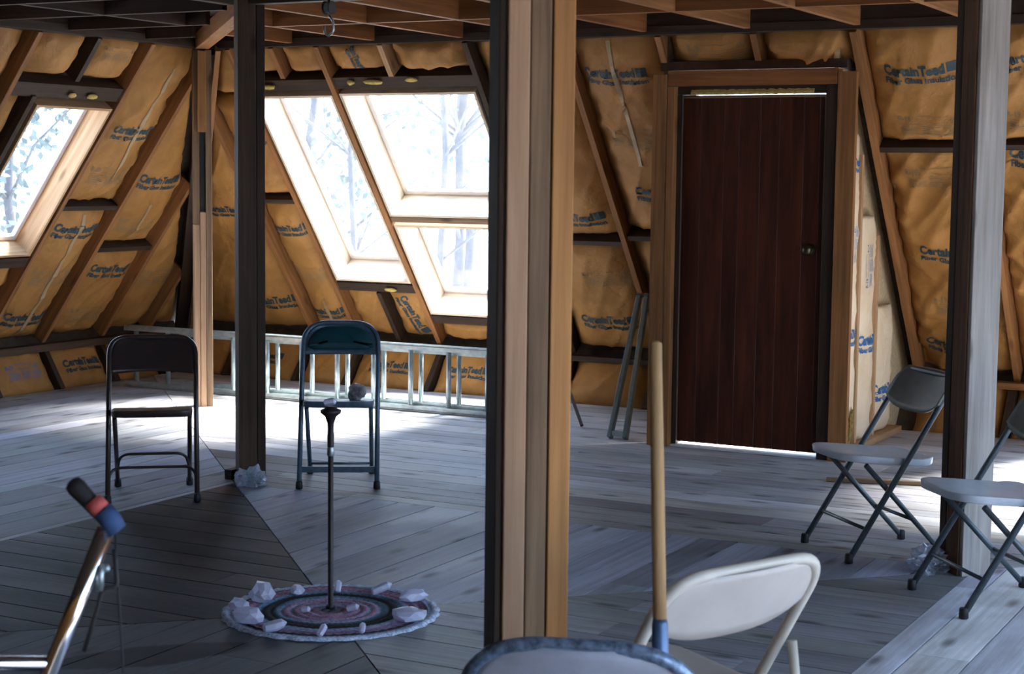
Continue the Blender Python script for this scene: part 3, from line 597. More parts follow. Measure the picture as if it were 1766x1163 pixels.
bm = new(); bmesh.ops.create_grid(bm, x_segments=40, y_segments=2, size=1)
for v in bm.verts: x = v.co.x; v.co = V(-3.36+x*.36, 9.045+.006*v.co.y, 2.028+v.co.y*.009*(1+nz(V(x*14, v.co.y, 2))))
bmesh.ops.solidify(bm, geom=bm.faces[:], thickness=.012); tag(obj('foam_bead', bm, FOAM), 'yellow foam bead squeezed over the top of the door', 'foam')
# dormer cheeks and outside stoop
bm = new()
def tri(bm, x, th, y0=9.06):
    q = [(y0, -.05), (FYF+.1, -.05), (FY+.205, ZK), (9.225, 2.36), (y0, 2.5)]
    a = [bm.verts.new((x, y, z)) for y, z in q]; b = [bm.verts.new((x-th, y, z)) for y, z in q]
    bm.faces.new(a); bm.faces.new(b[::-1])
    for i in range(len(q)): bm.faces.new((a[i], b[i], b[(i+1) % len(q)], a[(i+1) % len(q)]))
    bmesh.ops.recalc_face_normals(bm, faces=bm.faces[:])
tri(bm, -2.895, .03, 9.14); obj('wall_dormer_right', bm, plain('pale_strand_board', (.62, .48, .28), .8, var=.25, scale=50), kind='structure')
bm = new(); tri(bm, -3.90, .03, 9.14); obj('wall_dormer_left', bm, KRAFTB, kind='structure')
bm = new(); box(bm, (-3.95, 9.14, 2.15), (-2.85, 9.5, 2.2)); obj('ceiling_dormer', bm, DARKB, kind='structure')
lum('strand_board_edge', 'pale flaky board edge strip right of the door frame', (-2.84, 9.045, .0), (-2.79, 9.11, 1.93), plain('flaky_board_edge', (.75, .62, .40), .85, var=.35, scale=70, bump=.4), 'board')
roofY = lambda z: FY-(z-ZK)/(ZP-ZK)*(FY-FYP)
for i, (a, b, tx) in enumerate(((9.125, 9.44, 'pale insulation strip in the door recess nearest the door frame, torn at the foot'), (9.48, 9.80, 'middle pale insulation strip in the door recess with blue lettering'), (9.84, 10.22, 'innermost pale insulation strip in the door recess behind the chair'))):
    ztop = ZK+(FY-.05-(b-.04))/(FY-FYP)*(ZP-ZK)
    pr = [[('R', a-9.06+.18, 1.18, 90, .6), ('L', a-9.06+.17, .66, 0, .8), ('L', a-9.06+.14, 1.62, 0, .7)], [('R', a-9.06+.12, 1.05, 90, .7), ('L', a-9.06+.2, .60, 0, .9)], [('L', a-9.06+.2, .28, 0, .9)]][i]
    b_ = batt(CHEEK, a-9.06, b-9.06, .05, ztop, tx, pr, mat=KRAFT_LIT, depth=-.0+.03, bulge=.02, ink=INK_BLUE, wr=.8, grp='pale batts in the door recess')
for i, y in enumerate((9.46, 9.82)):
    lum('cheek_stud', 'thin pale stud %s pale insulation strips' % ('between the first two' if i == 0 else 'between the last two'), (-2.9, y-.018, .04), (-2.838, y+.018, ZK+(FY-.08-y)/(FY-FYP)*(ZP-ZK)), PINE_PALE)
lum('cheek_plate', 'pale bottom plate on the floor in the door recess', (-2.90, 9.12, .0), (-2.80, 10.3, .04), PINE_PALE, 'plate')
bm = new(); bmesh.ops.create_icosphere(bm, subdivisions=3, radius=1)
for v in bm.verts: c = v.co*(1+.4*nz(v.co*2)); v.co = V(-2.812+c.x*.012, 9.27+c.y*.035+(.02*c.z), .16+c.z*.10)
tag(obj('exposed_fibreglass', bm, plain('yellow_brown_fibreglass', (.33, .21, .05), .95, var=.7, scale=40), smooth=True), 'yellow brown fibreglass showing through a tear in the pale strip', 'insulation')

# ---------------------------------------------------------------- posts
def post(name, label, x, y, rz, plies, h, z0=0, extra=None):
    t = thing(name, label, 'post', (x, y, 0), rz, None)
    for i, (x0, x1, y0, y1, mat, z1, *zz) in enumerate(plies):
        bm = new(); box(bm, (x0, y0, zz[0] if zz else z0), (x1, y1, z1 or h)); obj('post_ply', bm, mat, t, bevel=.003)
    return t
# local +x right, -y towards the room centre or the viewer
R45 = math.radians(45)
post('built_up_post', 'thick near post of three boards, pink, stained and orange', -1.594, 3.055, R45-.06,
     [(-.070, -.0255, -.070, .070, PLY_A, None), (-.0235, .0185, -.068, .070, PLY_B, None), (.0215, .066, -.070, .070, PLY_C, None), (-.086, -.0715, -.062, .030, PINE_DARK, None)], 2.55)
post('inner_post', 'dark brown inner post between the brown and teal chairs', -5.19, 6.90, R45+.02,
     [(-.066, .024, -.062, .062, BROWN, None), (.026, .068, -.058, .066, PINE_DARK, None)], 2.55)
post('grey_post', 'post greyed on its side-lit face, standing between the two grey folding chairs', -1.56, 6.72, R45+.14,
     [(-.072, .070, -.048, -.008, PLY_D, None), (-.069, .070, -.006, .032, PLY_D, None), (-.071, .070, .034, .070, PINE_DARK, None), (-.066, .072, -.070, -.050, GREYWOOD_LIT, None)], 2.55)  # grey front ply has the side light put into its colour
post('outer_post', 'slim pale outer post at the corner with a gap above half way, blacked in as shade', -7.10, 8.93, R45,
     [(-.058, -.022, -.045, .05, PLY_A, 1.20), (-.058, -.022, -.045, .05, PLY_B, 2.33, 1.203), (-.020, .016, -.05, .05, PLY_A, 1.28), (-.020, .016, -.03, .05, BLACK, 2.33, 1.283), (.018, .058, -.048, .05, PLY_B, 2.33)], 2.33)  # recessed black ply stands for the shade in the gap
lumber('strut_board', 'pale orange board nailed to the top of the outer post', 'board', V(-7.055, 8.875, 1.80), V(-7.055, 8.875, 2.32), V(1, 1, 0), .055, .022, PLY_C)
# ---------------------------------------------------------------- ceiling joists
def joist(name, label, p0, p1, mat=JOIST, w=.038, d=.19, group='ceiling joists', cat='joist'):
    lumber(name, label, cat, V(*p0), V(*p1), V(0, 0, 1), d, w, mat, group)
zj = 2.36+.095
js = [(-6.45, 'first'), (-5.83, 'second'), (-5.20, 'third'), (-4.62, 'fourth'), (-4.0, 'fifth'), (-3.38, 'sixth'), (-2.76, 'seventh'), (-2.14, 'eighth')]
for X, o_ in js:
    y0 = max(6.84, CY+(CX-X)*1.07+.06) if X < -5 else 6.84
    joist('ceiling_joist', 'ceiling joist running to the far wall, %s from the corner beam' % o_, (X, y0, zj), (X, 9.0, zj), JOIST if X < -3.6 else PINE, d=.185)
joist('ceiling_joist', 'ceiling joist of the far bay just beyond the grey post', (-1.3, 6.9, zj), (-1.3, 9.0, zj), PINE, d=.185)
xs = [j[0] for j in js]+[-1.3]
for a, b in zip(xs[1:-1], xs[2:]):
    joist('joist_blocking', 'short blocking board between two joists before the far wall', (a+.02, 7.96, zj), (b-.02, 7.96, zj), JOIST, d=.185, group='blocking between the far joists', cat='blocking')
for i, Y in enumerate((8.40, 7.72, 7.05, 6.42, 5.8)):
    x1 = min(-5.25, CX-(Y-CY)*.95-.09) if Y > 6.9 else -5.25
    joist('ceiling_joist', 'dark ceiling joist running to the left wall, %s from the corner beam' % ORD[i], (LXP+.01, Y, zj), (x1, Y, zj), JOIST_SHADED, d=.185, group='dark joists over the left wall')
for a, b in ((7.07, 7.70), (6.44, 7.03)):
    joist('joist_blocking', 'dark blocking board between joists over the left wall near %s' % ('the outer post' if a > 7 else 'the left photo edge'), (-6.25, a, zj), (-6.25, b, zj), JOIST_SHADED, d=.185, cat='blocking', group=None)
joist('ring_beam', 'beam from the inner post to the grey post overhead', (-5.1, 6.80, 2.45), (-1.65, 6.80, 2.45), PINE_DARK, w=.06, d=.19, cat='beam', group=None)
joist('ring_beam', 'beam over the inner post along the left joist ends', (-5.215, 2.9, 2.45), (-5.215, 6.78, 2.45), PINE_DARK, w=.05, d=.19, cat='beam', group=None)
joist('corner_beam', 'pale diagonal beam from the outer post top to the inner post', (-7.08, 8.91, 2.385), (-5.28, 6.99, 2.385), PINE, w=.085, d=.10, cat='beam', group=None)

# pulley hook over the room centre
t = thing('hanging_pulley', 'small metal pulley with a snap hook hanging over the rug', 'pulley', (-3.395, 4.967, 0))
bm = new(); tube(bm, [(0, 0, 2.13), (0, 0, 2.555)], .005, 8); obj('cord', bm, BROWN, t)
for s in (-.014, .014):
    bm = new(); bmesh.ops.create_cone(bm, cap_ends=True, segments=20, radius1=.024, radius2=.024, depth=.003, matrix=Matrix.Translation((s, 0, 2.115)) @ Matrix.Rotation(math.pi/2, 4, 'Y')); obj('side_plate', bm, IRON, t)
bm = new(); bmesh.ops.create_cone(bm, cap_ends=True, segments=20, radius1=.018, radius2=.018, depth=.02, matrix=Matrix.Translation((0, 0, 2.115)) @ Matrix.Rotation(math.pi/2, 4, 'Y')); obj('wheel', bm, ALU, t)
bm = new(); tube(bm, fillet([(0, 0, 2.09), (.018, 0, 2.07), (.02, 0, 2.035), (0, 0, 2.018), (-.018, 0, 2.03), (-.018, 0, 2.055)], .012), .0045, 8); obj('snap_hook', bm, ALU, t)

# ---------------------------------------------------------------- chairs
def slab(bm, outline, z, th, bend=None, mi=0, tilt=None):
    """closed outline (x,y) extruded by th, optional bend(x,y)->dz"""
    bend = bend or (lambda x, y: 0); top = [bm.verts.new((x, y, z+bend(x, y))) for x, y in outline]; bot = [bm.verts.new((x*.985, y*.985, z-th+bend(x, y))) for x, y in outline]
    n = len(outline); cx = sum(p[0] for p in outline)/n; cy = sum(p[1] for p in outline)/n
    def fan(vs, dz, flip):
        prev = vs
        for k in (.92, .6, .3):
            nx = [bm.verts.new((cx+(p[0]-cx)*k, cy+(p[1]-cy)*k, z+dz+bend(cx+(p[0]-cx)*k, cy+(p[1]-cy)*k))) for p in outline]
            for i in range(n):
                q = (prev[i], prev[(i+1) % n], nx[(i+1) % n], nx[i]); f = bm.faces.new(q[::-1] if flip else q); f.smooth = True
            prev = nx
        f = bm.faces.new(prev[::-1] if flip else prev); f.smooth = True
    fan(top, 0, False); fan(bot, -th, True)
    for i in range(n): bm.faces.new((bot[i], bot[(i+1) % n], top[(i+1) % n], top[i])).smooth = True
    bmesh.ops.recalc_face_normals(bm, faces=bm.faces[:])
def rrect(x0, x1, y0, y1, r, n=6):
    out = []
    rs = r if isinstance(r, tuple) else (r,)*4
    for (cx, cy, a), q in zip(((x1, y1, 0), (x0, y1, 90), (x0, y0, 180), (x1, y0, 270)), rs):
        sx = -1 if cx == x1 else 1; sy = -1 if cy == y1 else 1
        for k in range(n+1):
            an = math.radians(a+90*k/n); out.append((cx+sx*q+q*math.cos(an), cy+sy*q+q*math.sin(an)))
    return out
def chair(name, label, loc, rz, style, mt, mseat, mback, W=.22, yt=-.20, rc=.1, ht=.78, group=None, seat_tilt=.02, mpad=None):
    t = thing(name, label, 'chair', loc, rz, group); yf = .22; r = .0125
    fr = lambda z: yf+(yt-yf)*z/ht              # y of the front leg / back upright at height z
    pts = fillet([(-W, fr(.015), .015), (-W, fr(ht), ht), (W, fr(ht), ht), (W, fr(.015), .015)], rc, 10)
    bm = new(); tube(bm, pts, r, 10); obj('back_frame', bm, mt, t)
    yb = -.23; zt = .392; yp = .13; sz = .42
    if style == 'cream': sz = .478
    xi = W-.032
    if style == 'cream': xi, yp, zt = W+.016, -.145, .57
    for s in (-1, 1):
        bm = new(); tube(bm, [(s*xi, yp, zt), (s*xi, yb, .015)], r*.9, 10); obj('leg', bm, mt, t)
        for q in ((s*W, fr(.015)), (s*xi, yb)):
            bm = new(); lathe(bm, [(.014, 0), (.0175, .003), (.016, .035), (.013, .04)], (q[0], q[1], 0), 12); obj('rubber_foot', bm, BLACK if style != 'cream' else mt, t)
    if style == 'brown':
        bm = new(); tube(bm, fillet([(-xi, yb+.36*.12/.4, .10), (-xi+.02, yb+.36*.20/.4, .19), (xi-.02, yb+.36*.20/.4, .19), (xi, yb+.36*.12/.4, .10)], .05), .007, 8); obj('stretcher', bm, mt, t)
        bm = new(); tube(bm, fillet([(-W, fr(.06), .06), (-W+.01, fr(.155), .155), (W-.01, fr(.155), .155), (W, fr(.06), .06)], .06), .007, 8); obj('stretcher', bm, mt, t)
    elif style in ('teal', 'near'):
        bm = new(); box(bm, (-W, fr(.09)-.004, .075), (W, fr(.09)+.004, .105)); obj('stretcher', bm, mt, t)
        bm = new(); tube(bm, [(-xi, yb+.045, .06), (xi, yb+.045, .06)], .007, 8); obj('stretcher', bm, mt, t)
    else:
        bm = new(); tube(bm, [(-W, fr(.135), .135), (W, fr(.135), .135)], .008, 8); obj('stretcher', bm, mt, t)
        bm = new(); tube(bm, [(-xi, yb+.13, .155), (xi, yb+.13, .155)], .008, 8); obj('stretcher', bm, mt, t)
    # seat
    bm = new()
    if style in ('brown', 'teal', 'near'):
        slab(bm, rrect(-W+.018, W-.018, -.17, .235, (.05, .05, .03, .03)), .42, .032, lambda x, y: seat_tilt*(y-.03)/.2-.006*(1-(x/.2)**2))
    else:
        slab(bm, rrect(-W+.016, W-.016, -.20, .235, (.10, .10, .08, .08)), sz, .03, lambda x, y: seat_tilt*(y)/.2-.014*(1-min(1, (x/.2)**2))*(1 if y < .12 else .4)+.02*max(0, -(y+.1))/.1)
    obj('seat', bm, mseat, t, bevel=.004)
    # back panel in the plane of the frame
    bm = new(); n = 24; m = 8; g = []
    z_lo = {'brown': .575, 'teal': .63, 'near': .61, 'grey': .60, 'cream': .645}[style]
    slp = (yt-yf)/ht
    zl = z_lo
    def hw(z):                                  # half width inside the arch
        s = (ht-z)*math.hypot(1, slp); q = W
        if s < rc: q = W-rc+math.sqrt(max(0, rc*rc-(rc-s)**2))*1.0
        return q
    lay = []
    top = ht-.003 if style != 'grey' else ht+.012
    for sgn, off in ((1, .006), (-1, -.006)):
        rows = []
        for j in range(m+1):
            z = zl+(top-zl)*j/m; row = []
            for i in range(n+1):
                s = 2*i/n-1
                hwz = hw(min(z, ht-.002))-(.004 if style != 'grey' else -.014)
                x = s*hwz; zz = z
                if j == 0 and style in ('brown',): zz += -.012*(abs(s)**2)+.006
                if style in ('grey', 'cream', 'near') and j < 3: zz += (.035*abs(s)**4-.018*(1-s*s))*(1-j/3)
                y = fr(zz)+off-(.018*(1-s*s) if style != 'grey' else .03*(1-s*s)-.016)
                row.append(bm.verts.new((x, y, zz)))
            rows.append(row)
        lay.append(rows)
    A, B_ = lay
    for j in range(m):
        for i in range(n):
            bm.faces.new((A[j][i], A[j][i+1], A[j+1][i+1], A[j+1][i])).smooth = True; bm.faces.new((B_[j+1][i], B_[j+1][i+1], B_[j][i+1], B_[j][i])).smooth = True
        bm.faces.new((A[j][0], A[j+1][0], B_[j+1][0], B_[j][0])); bm.faces.new((A[j+1][-1], A[j][-1], B_[j][-1], B_[j+1][-1]))
    for i in range(n):
        bm.faces.new((A[0][i+1], A[0][i], B_[0][i], B_[0][i+1])); bm.faces.new((A[-1][i], A[-1][i+1], B_[-1][i+1], B_[-1][i]))
    bmesh.ops.remove_doubles(bm, verts=bm.verts[:], dist=.0004); bmesh.ops.recalc_face_normals(bm, faces=bm.faces[:])
    bp_ = obj('backrest', bm, mback, t)
    if style == 'teal':
        bm = new(); ol = rrect(-W+.026, W-.026, .655, ht-.02, (.10, .10, .03, .03), 8); fr_ = []; prev = None
        for k, o2 in ((1, .004), (.97, .022), (.8, .032), (.4, .036)):
            cx, cz = 0, .71; ring = [bm.verts.new((cx+(x-cx)*k, fr(cz+(z-cz)*k)+o2-.018*(1-(x/W)**2)*1, cz+(z-cz)*k)) for x, z in ol]
            if prev:
                for i in range(len(ol)): bm.faces.new((prev[i], prev[(i+1) % len(ol)], ring[(i+1) % len(ol)], ring[i])).smooth = True
            prev = ring
        bm.faces.new(prev); bmesh.ops.recalc_face_normals(bm, faces=bm.faces[:]); obj('back_pad', bm, mpad, bp_)
    return t
D_ = math.radians
chair('folding_chair', 'dark brown metal folding chair standing left of the inner post', (-5.335, 6.325, 0), D_(-140.7), 'brown', BROWN_ST, BROWN_ST, BROWN_ST, W=.205, rc=.095, ht=.74)
chair('folding_chair', 'blue steel folding chair with teal padded back in front of the ladder', (-4.775, 7.085, 0), D_(-148), 'teal', BLUE_ST, BLUE_ST, BLUE_ST, W=.19, rc=.13, ht=.785, mpad=TEAL)
chair('folding_chair', 'grey plastic folding chair by the door, left of the grey post', (-1.99, 6.92, 0), D_(134.6), 'grey', GREY_TUBE, SEAT_PL, GREY_PL, W=.20, yt=-.25, rc=.06, ht=.745)
chair('folding_chair', 'grey plastic folding chair cut off by the right photo edge', (-1.36, 6.29, 0), D_(129.7), 'grey', GREY_TUBE, SEAT_PL, GREY_PL, W=.215, yt=-.25, rc=.06, ht=.745)
chair('folding_chair', 'cream metal folding chair seen from behind in the foreground', (-1.378, 3.262, 0), D_(66), 'cream', CREAM, CREAM_P, CREAM_P, W=.22, yt=-.25, rc=.1, ht=.78)
chair('folding_chair', 'worn blue-grey folding chair back at the bottom edge below the thick post', (-1.27, 2.69, 0), D_(18), 'near', NEAR_BLUE, NEAR_PANEL, NEAR_PANEL, W=.205, rc=.155, ht=.772)
# rock on the teal chair
def lump(name, r, loc, mat, label, cat, sx=1, sy=1, sz=1, amp=.35, sub=3, seed=0, group=None, facet=False):
    bm = new(); bmesh.ops.create_icosphere(bm, subdivisions=sub, radius=1)
    for v in bm.verts:
        k = 1+amp*nz(v.co*1.6+V(seed, seed*2, 1)); v.co = V(v.co.x*sx, v.co.y*sy, v.co.z*sz)*r*k
    zm = min(v.co.z for v in bm.verts)
    for v in bm.verts: v.co.z = max(v.co.z, zm*.8)
    zm = min(v.co.z for v in bm.verts)
    for v in bm.verts: v.co.z -= zm
    o = obj(name, bm, mat, smooth=not facet); o.location = loc; tag(o, label, cat, group); return o
lump('rock', .045, (-4.705, 7.13, .407), ROCK, 'grey banded rock lying on the seat of the teal chair', 'rock', 1, .8, 1.0, .5, 3, 4)

# ---------------------------------------------------------------- ladder
t = thing('extension_ladder', 'long aluminium extension ladder lying on its side along the far wall', 'ladder', (0, 9.49, 0), 0)
X0, X1 = -8.22, -4.95
def chan(bm, z, y, h_=.028, w_=.075):
    beam(bm, (X0, y, z), (X1, y, z), V(0, 1, 0), .004, w_) if False else None
for i, (y, z, nme) in enumerate(((-.02, .012, 'rail'), (-.02, .432, 'rail'), (.045, .03, 'fly_rail'), (.045, .405, 'fly_rail'))):
    bm = new(); a = X0 if i < 2 else X0+.45; s = 1 if z < .2 else -1
    beam(bm, (a, y, z), (X1, y, z), V(0, 1, 0), .060, .004); beam(bm, (a, y-.028, z+s*.009), (X1, y-.028, z+s*.009), V(0, 1, 0), .004, .036); beam(bm, (a, y+.028, z+s*.009), (X1, y+.028, z+s*.009), V(0, 1, 0), .004, .036)
    obj('rail', bm, ALU, t)
for k in range(11):
    x = -8.13+k*.288
    bm = new(); tube(bm, [(x, -.02, .012), (x, -.02, .432)], .017, 10); obj('rung', bm, ALU, t)
    if x > X0+.5:
        bm = new(); tube(bm, [(x+.04, .045, .03), (x+.04, .045, .405)], .016, 10); obj('rung', bm, ALU, t)
g1, g2 = gp(1425, 831), gp(1612, 839)
lumber('loose_lath', 'thin dark lath lying on the floor behind the grey chairs', 'lath', g1+V(0, 0, .012), g2+V(0, 0, .012), V(0, 0, 1), .02, .03, PLY_B)
# leaning rails
t = thing('leaning_rails', 'pair of grey steel rails leaning against the wall left of the door', 'rails', (0, 0, 0))
for p0, p1 in ((V(-4.215, 9.10, .005), V(-4.215, 9.50, .835)), (V(-4.115, 9.10, .005), V(-4.165, 9.50, .835))):
    bm = new(); beam(bm, p0, p1, V(1, 0, 0), .028, .04); obj('rail', bm, STEEL_G, t, bevel=.004)
bm = new(); beam(bm, (-4.235, 9.49, .825), (-4.145, 9.49, .825), V(0, 1, 0), .03, .02); obj('top_bracket', bm, IRON, t)
bm = new(); beam(bm, (-4.225, 9.105, .03), (-4.105, 9.105, .03), V(0, 1, 0), .012, .03); obj('foot_bracket', bm, ALU, t)
lumber('loose_stick', 'thin dark stick leaning low in the corner left of the grey rails', 'stick', V(-4.86, 9.75, .30), V(-4.52, 9.35, .02), V(1, 0, 0), .02, .015, PINE_DARK)
lump('dark_shade_heap', .15, (-3.96, 9.45, 0), plain('shade_dark', (.02, .015, .018), .95, var=.4), 'dark heap standing for shadow on the floor left of the door', 'shade', .8, .8, 1.9, .5, 4, 3)  # dark lump put in for the shadow beside the door

# ---------------------------------------------------------------- shovel
t = thing('wooden_pole', 'round wooden pole with blue metal socket standing on the near blue chair', 'pole', (0, 0, 0))
sp = lambda x, y, dep: V(0, 0, 1.55)+(RR*(x-883)/2947.9-UU*(y-581.5)/2947.9+F)*dep
top = V(-1.188, 2.748, 1.257); fer0 = V(-1.1545, 2.7175, .765)
top, fer0 = V(-1.19, 2.753, 1.257), V(-1.156, 2.718, .765); dv = (fer0-top)/(top.z-fer0.z); pz = lambda z: fer0+dv*(fer0.z-z)
bm = new(); tube(bm, [top+V(0, 0, .004), top, pz(1.0), fer0], [.006, .0112, .0118, .0122], 14); obj('handle', bm, DOWEL, t)
bm = new(); tube(bm, [pz(.775), pz(.765), pz(.6), pz(.43)], [.0125, .0145, .0165, .018], 14); obj('socket', bm, BLUEFER, t)
bm = new(); tube(bm, [pz(.432), pz(.428), pz(.419)], [.019, .021, .020], 14); obj('foot_cap', bm, BLACK, t)

# ---------------------------------------------------------------- chrome stand with grip, lower left
t = thing('chrome_stand', 'chrome tubular stand with a black grip wrapped in blue and red tape', 'stand', (0, 0, 0))
A0 = V(-1.752, 1.967, 1.005); A1 = V(-1.815, 1.908, .785); dirn = (A1-A0).normalized(); A2 = A1+dirn*.25
bm = new(); tube(bm, fillet([A0, A1, A2, V(-1.90, 1.85, .02)], .05), .0135, 14); obj('upright', bm, CHROME, t)
cb0 = A0+(A1-A0)*.93; left = V(-.881, -.473, 0)
bm = new(); tube(bm, fillet([cb0, cb0+left*.35, cb0+left*.40+V(0, 0, -.8)], .05), .0115, 12); obj('crossbar', bm, CHROME, t)
cb1 = A1+dirn*.05; bm = new(); tube(bm, [cb1, cb1+left*.38], .0105, 12); obj('crossbar', bm, CHROME, t)
G0 = V(-1.752, 1.970, 1.018); G1 = V(-1.798, 1.949, 1.072); gd = (G1-G0).normalized()
bm = new(); tube(bm, [G0-gd*.012, G0, G0+gd*.045, G1-gd*.006, G1+gd*.004, G1+gd*.008], [.010, .012, .0135, .015, .013, .006], 16); obj('black_grip', bm, BLACK, t)
bm = new(); tube(bm, [G0-gd*.02+V(.006, 0, 0), G0+V(.008, 0, 0), G0+gd*.022+V(.01, 0, 0)], [.013, .0165, .016], 14); obj('blue_wrap', bm, BLUECL, t)
bm = new(); tube(bm, [G0+gd*.022+V(.008, 0, 0), G0+gd*.042+V(.008, 0, 0)], [.0155, .0145], 14); obj('red_band', bm, REDCL, t)
q = A0+(A1-A0)*.4; side = V(.86, .45, 0)
bm = new(); tube(bm, fillet([A0+side*.012+V(0, 0, -.03), A0+side*.018+V(0, 0, -.09), q+side*.03, q+side*.02+V(0, 0, -.04), q+V(0, 0, -.10)], .03), .0035, 8); obj('cable', bm, BLACK, t)
bm = new(); tube(bm, [q+side*.028+V(0, 0, .035), q+side*.026+V(0, 0, -.005)], .006, 12); obj('cable_plug', bm, ALU, t)
bm = new(); tube(bm, fillet([A0+side*.014, A0+side*.02+V(0, 0, -.12), A0+side*.026+V(0, 0, -.24), A0+side*.02+V(0, 0, -.6)], .05), .0018, 6); obj('thin_wire', bm, BLACK, t)
bm = new(); lathe(bm, [(.004, 0), (.006, .004), (.006, .012), (.003, .015)], seg=12); kn = obj('screw_knob', bm, ALU, t); kn.location = A0+(A1-A0)*.28+side*.016; kn.rotation_euler = (0, 1.3, .5)

# ---------------------------------------------------------------- rug, centre stand, crystals
RC = V(-3.355, 4.925, 0); bm = new(); seg = 120; rings = []; NR = 60
for j in range(NR+1):
    r_ = .385*j/NR; row = []
    for k in range(seg):
        a = k*2*math.pi/seg; rr2 = r_*(1+(.012*math.cos(a*30) if j > NR-4 else 0)); z = .004+.006*abs(math.sin(j/NR*math.pi*11))+.0015*math.sin(a*60+j)+(.003*nz(V(math.cos(a)*2, math.sin(a)*2, r_*6)))
        if j == NR: z = .0008
        row.append(bm.verts.new((rr2*math.cos(a), rr2*math.sin(a), z)))
    rings.append(row)
for a, b in zip(rings[1:-1], rings[2:]):
    for k in range(seg): bm.faces.new((a[k], a[(k+1) % seg], b[(k+1) % seg], b[k])).smooth = True
bm.faces.new(rings[1]); bmesh.ops.delete(bm, geom=rings[0], context='VERTS')
o = obj('round_rug', bm, RUG); o.location = RC; tag(o, 'round crocheted rug with pink, blue and black rings on the floor boards', 'rug')
t = thing('centre_stand', 'slim dark iron stand rising from the middle of the rug', 'stand', (-3.362, 4.933, .012))
bm = new(); lathe(bm, [(.016, 0), (.015, .01), (.0095, .014), (.0095, .55), (.0115, .56), (.012, .62), (.0105, .63), (.0115, .66), (.02, .685), (.036, .698), (.037, .708), (.024, .713), (.018, .72), (.012, .722)], seg=20); obj('rod', bm, IRON, t)
bm = new(); lathe(bm, [(.0102, .545), (.013, .55), (.013, .575), (.0102, .58)], seg=20); obj('joint_collar', bm, ALU, t)
def crystal(loc, L, r, yaw_, pit, label, hexa=True, i=0, sq=1, name='quartz_crystal', grp='quartz crystals around the rug'):
    bm = new(); d = V(1, 0, 0); rot = Matrix.Rotation(yaw_, 3, 'Z') @ Matrix.Rotation(-pit, 3, 'Y'); random.seed(100+i); R_ = []
    for x, k in ((-.5, .55), (-.42, .95), (.0, 1.02), (.28, .95)):
        R_.append([bm.verts.new(rot @ V(x*L, r*k*math.cos(a*math.pi/3+.3)*random.uniform(.85, 1.1), r*sq*k*math.sin(a*math.pi/3+.3)*random.uniform(.85, 1.1))) for a in range(6)])
    tip = bm.verts.new(rot @ V(.5*L, r*.15, 0))
    for a, b in zip(R_[:-1], R_[1:]):
        for k in range(6): bm.faces.new((a[k], a[(k+1) % 6], b[(k+1) % 6], b[k]))
    for k in range(6): bm.faces.new((R_[-1][k], R_[-1][(k+1) % 6], tip))
    bm.faces.new(R_[0][::-1]); bmesh.ops.recalc_face_normals(bm, faces=bm.faces[:]); zm = min(v.co.z for v in bm.verts)
    for v in bm.verts: v.co.z -= zm
    o = obj(name, bm, QUARTZ, bevel=.002); o.location = loc; tag(o, label, 'crystal', grp); return o
cl = [((453, 1038), .085, .034, .5, .1, 'large clear crystal lump at the far left of the rug', .8), ((512, 1026), .05, .022, 1.5, .2, 'small rounded crystal at the back left of the rug', .8), ((583, 1022), .05, .014, 1.9, .9, 'small upright crystal at the back of the rug behind the stand', 1),
      ((659, 1026), .085, .016, .75, .35, 'slender pointed crystal at the back right of the rug', 1), ((712, 1037), .11, .027, .9, .1, 'long flat crystal at the right back rim of the rug', .7), ((706, 1072), .125, .030, .55, .05, 'long flat crystal at the right front of the rug', .65),
      ((625, 1092), .045, .012, 2.0, .6, 'small crystal with a bright tip at the front right of the rug', 1), ((556, 1098), .05, .014, 1.4, .8, 'small upright crystal at the front middle of the rug', 1), ((475, 1090), .085, .020, .75, .2, 'pointed crystal at the front left of the rug', .9),
      ((428, 1075), .115, .034, .35, .05, 'largest milky crystal chunk at the left front of the rug', .8), ((412, 1053), .075, .024, .3, .1, 'milky crystal at the left rim of the rug behind the largest chunk', .8),
      ((528, 1058), .035, .013, .2, .2, 'tiny crystal left of the stand foot', 1), ((609, 1056), .05, .013, .3, .3, 'tiny crystal right of the stand foot', 1)]
for i, (p, L_, r_, yw, pt_, tx, sq) in enumerate(cl):
    if i in (0, 1, 4, 5, 9, 10):
        c_ = gp(*p, .012); o = lump('quartz_crystal', L_*.52, c_, QUARTZ, tx, 'crystal', 1, r_/L_*2.1, r_/L_*1.9*(1.25 if i == 0 else 1), .38, 2, 3+i*1.7, 'quartz crystals around the rug', True); o.rotation_euler = (0, 0, yw); continue
    crystal(gp(*p, .012)+V(0, 0, .0), L_, r_, yw, pt_, tx, i=i, sq=sq)
crystal(V(-3.362, 4.933, .734), .05, .013, .3, .2, 'clear crystal resting on top of the iron stand', i=40, grp=None)

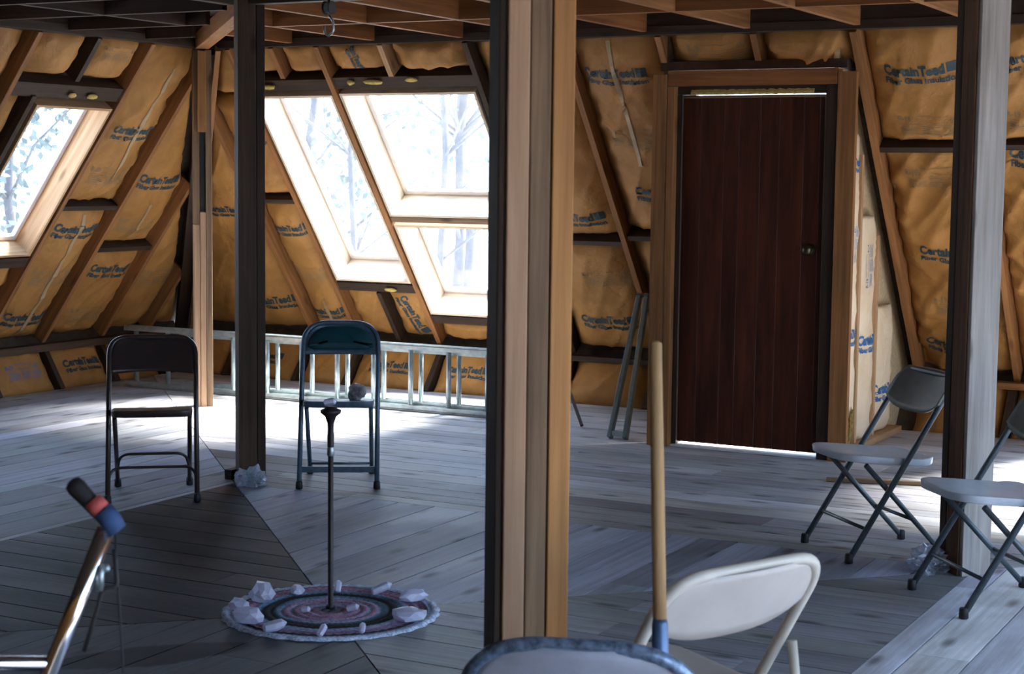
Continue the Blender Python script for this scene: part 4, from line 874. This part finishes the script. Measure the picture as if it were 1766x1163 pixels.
# ---------------------------------------------------------------- plastic bags at post feet
def bag(x, y, r, label, seed):
    bm = new(); bmesh.ops.create_icosphere(bm, subdivisions=4, radius=1)
    for v in bm.verts:
        n_ = nz(v.co*2.2+V(seed, 0, 0))*.5+nz(v.co*6+V(seed, 3, 0))*.30+nz(v.co*13+V(0, seed, 0))*.12
        v.co = v.co*r*(1+n_); v.co.z = max(v.co.z*.75, -r*.45)
    zm = min(v.co.z for v in bm.verts)
    for v in bm.verts: v.co.z -= zm
    o = obj('plastic_bag', bm, BAG); o.location = (x, y, .001); tag(o, label, 'bag')
g_ = gp(433, 838); bag(g_.x, g_.y, .072, 'crumpled clear plastic bag at the foot of the inner post', 1.3)
g_ = gp(1602, 985); bag(g_.x, g_.y, .075, 'crumpled clear plastic bag at the foot of the grey post', 5.1)
lum('foot_block', 'small dark wood block against the foot of the inner post', (-5.30, 6.83, 0), (-5.255, 6.93, .05), PINE_DARK, 'block')

# ---------------------------------------------------------------- outside
bm = new(); bmesh.ops.create_grid(bm, x_segments=2, y_segments=2, size=60); o = obj('ground_outside', bm, GROUND, kind='structure'); o.location = (-5, 15, -.9)
bm = new(); box(bm, (-4.3, 9.15, -.2), (-2.4, 11.8, -.02)); obj('floor_stoop', bm, WHITEP, kind='structure')
lumber('porch_rail', 'blue-grey rail board outside the wide far window', 'rail', V(-8.3, 13.2, .06), V(-5.6, 13.2, .06), V(0, 0, 1), .14, .05, plain('blue_grey_paint', (.07, .15, .20), .8))
def tree(x, y, h_, r_, seed, label, foliage, lean=0):
    random.seed(seed); t = thing('bare_tree' if not foliage else 'leafy_tree', label, 'tree', (x, y, -.9), 0, 'pale trees outside the windows')
    bm = new(); pts = [V(lean*k/6+nz(V(k*.7, seed, 0))*.25, nz(V(seed, k*.7, 0))*.25, h_*k/6) for k in range(7)]; tube(bm, pts, [r_*(1-.13*k) for k in range(7)], 8); obj('trunk', bm, BARK, t)
    bm = new(); tips = []
    for b in range(22 if not foliage else 16):
        k = random.uniform(.2, .95); p = pts[0].lerp(pts[-1], k); p = pts[min(6, int(k*6))]; a = random.uniform(0, 6.28); L_ = random.uniform(.8, 2.2)*(1.2-k*.6)
        q1 = p+V(math.cos(a)*L_*.5, math.sin(a)*L_*.5, L_*.4); q2 = p+V(math.cos(a+.3)*L_, math.sin(a+.3)*L_, L_*random.uniform(.5, 1.2)); tube(bm, [p, q1, q2], [r_*.35, r_*.22, r_*.08], 6); tips += [q1, q2]
    obj('branches', bm, BARK, t)
    if foliage:
        bm = new()
        for tp in tips:
            for _ in range(60):
                p = tp+V(random.gauss(0, .35), random.gauss(0, .35), random.gauss(0, .3)); n1 = V(random.gauss(0, 1), random.gauss(0, 1), random.gauss(0, 1)).normalized(); n2 = n1.orthogonal().normalized()*.04; n1 *= .07
                bm.faces.new([bm.verts.new(p+n1), bm.verts.new(p+n2), bm.verts.new(p-n1), bm.verts.new(p-n2)])
        obj('foliage', bm, LEAF, t)
for a in ((-14.5, 20.8, 7, .09, 1, 'pale leafy tree filling the first far window', True), (-11.0, 18.6, 8, .06, 2, 'slim bare tree at the right side of the wide far window', False), (-12.2, 21.0, 9, .09, 3, 'bare forked tree in the middle of the wide far window', False, .5),
          (-12.5, 18.9, 8, .05, 4, 'thin bare tree nearest the long rafter in the wide far window', False), (-13.9, 24.2, 9, .10, 5, 'distant bare tree behind the others in the wide far window', False), (-17.3, 17.6, 6, .09, 6, 'pale leafy tree filling the left wall window', True), (-20.5, 17.5, 5, .08, 7, 'lower leafy tree in the left wall window', True)): tree(*a)
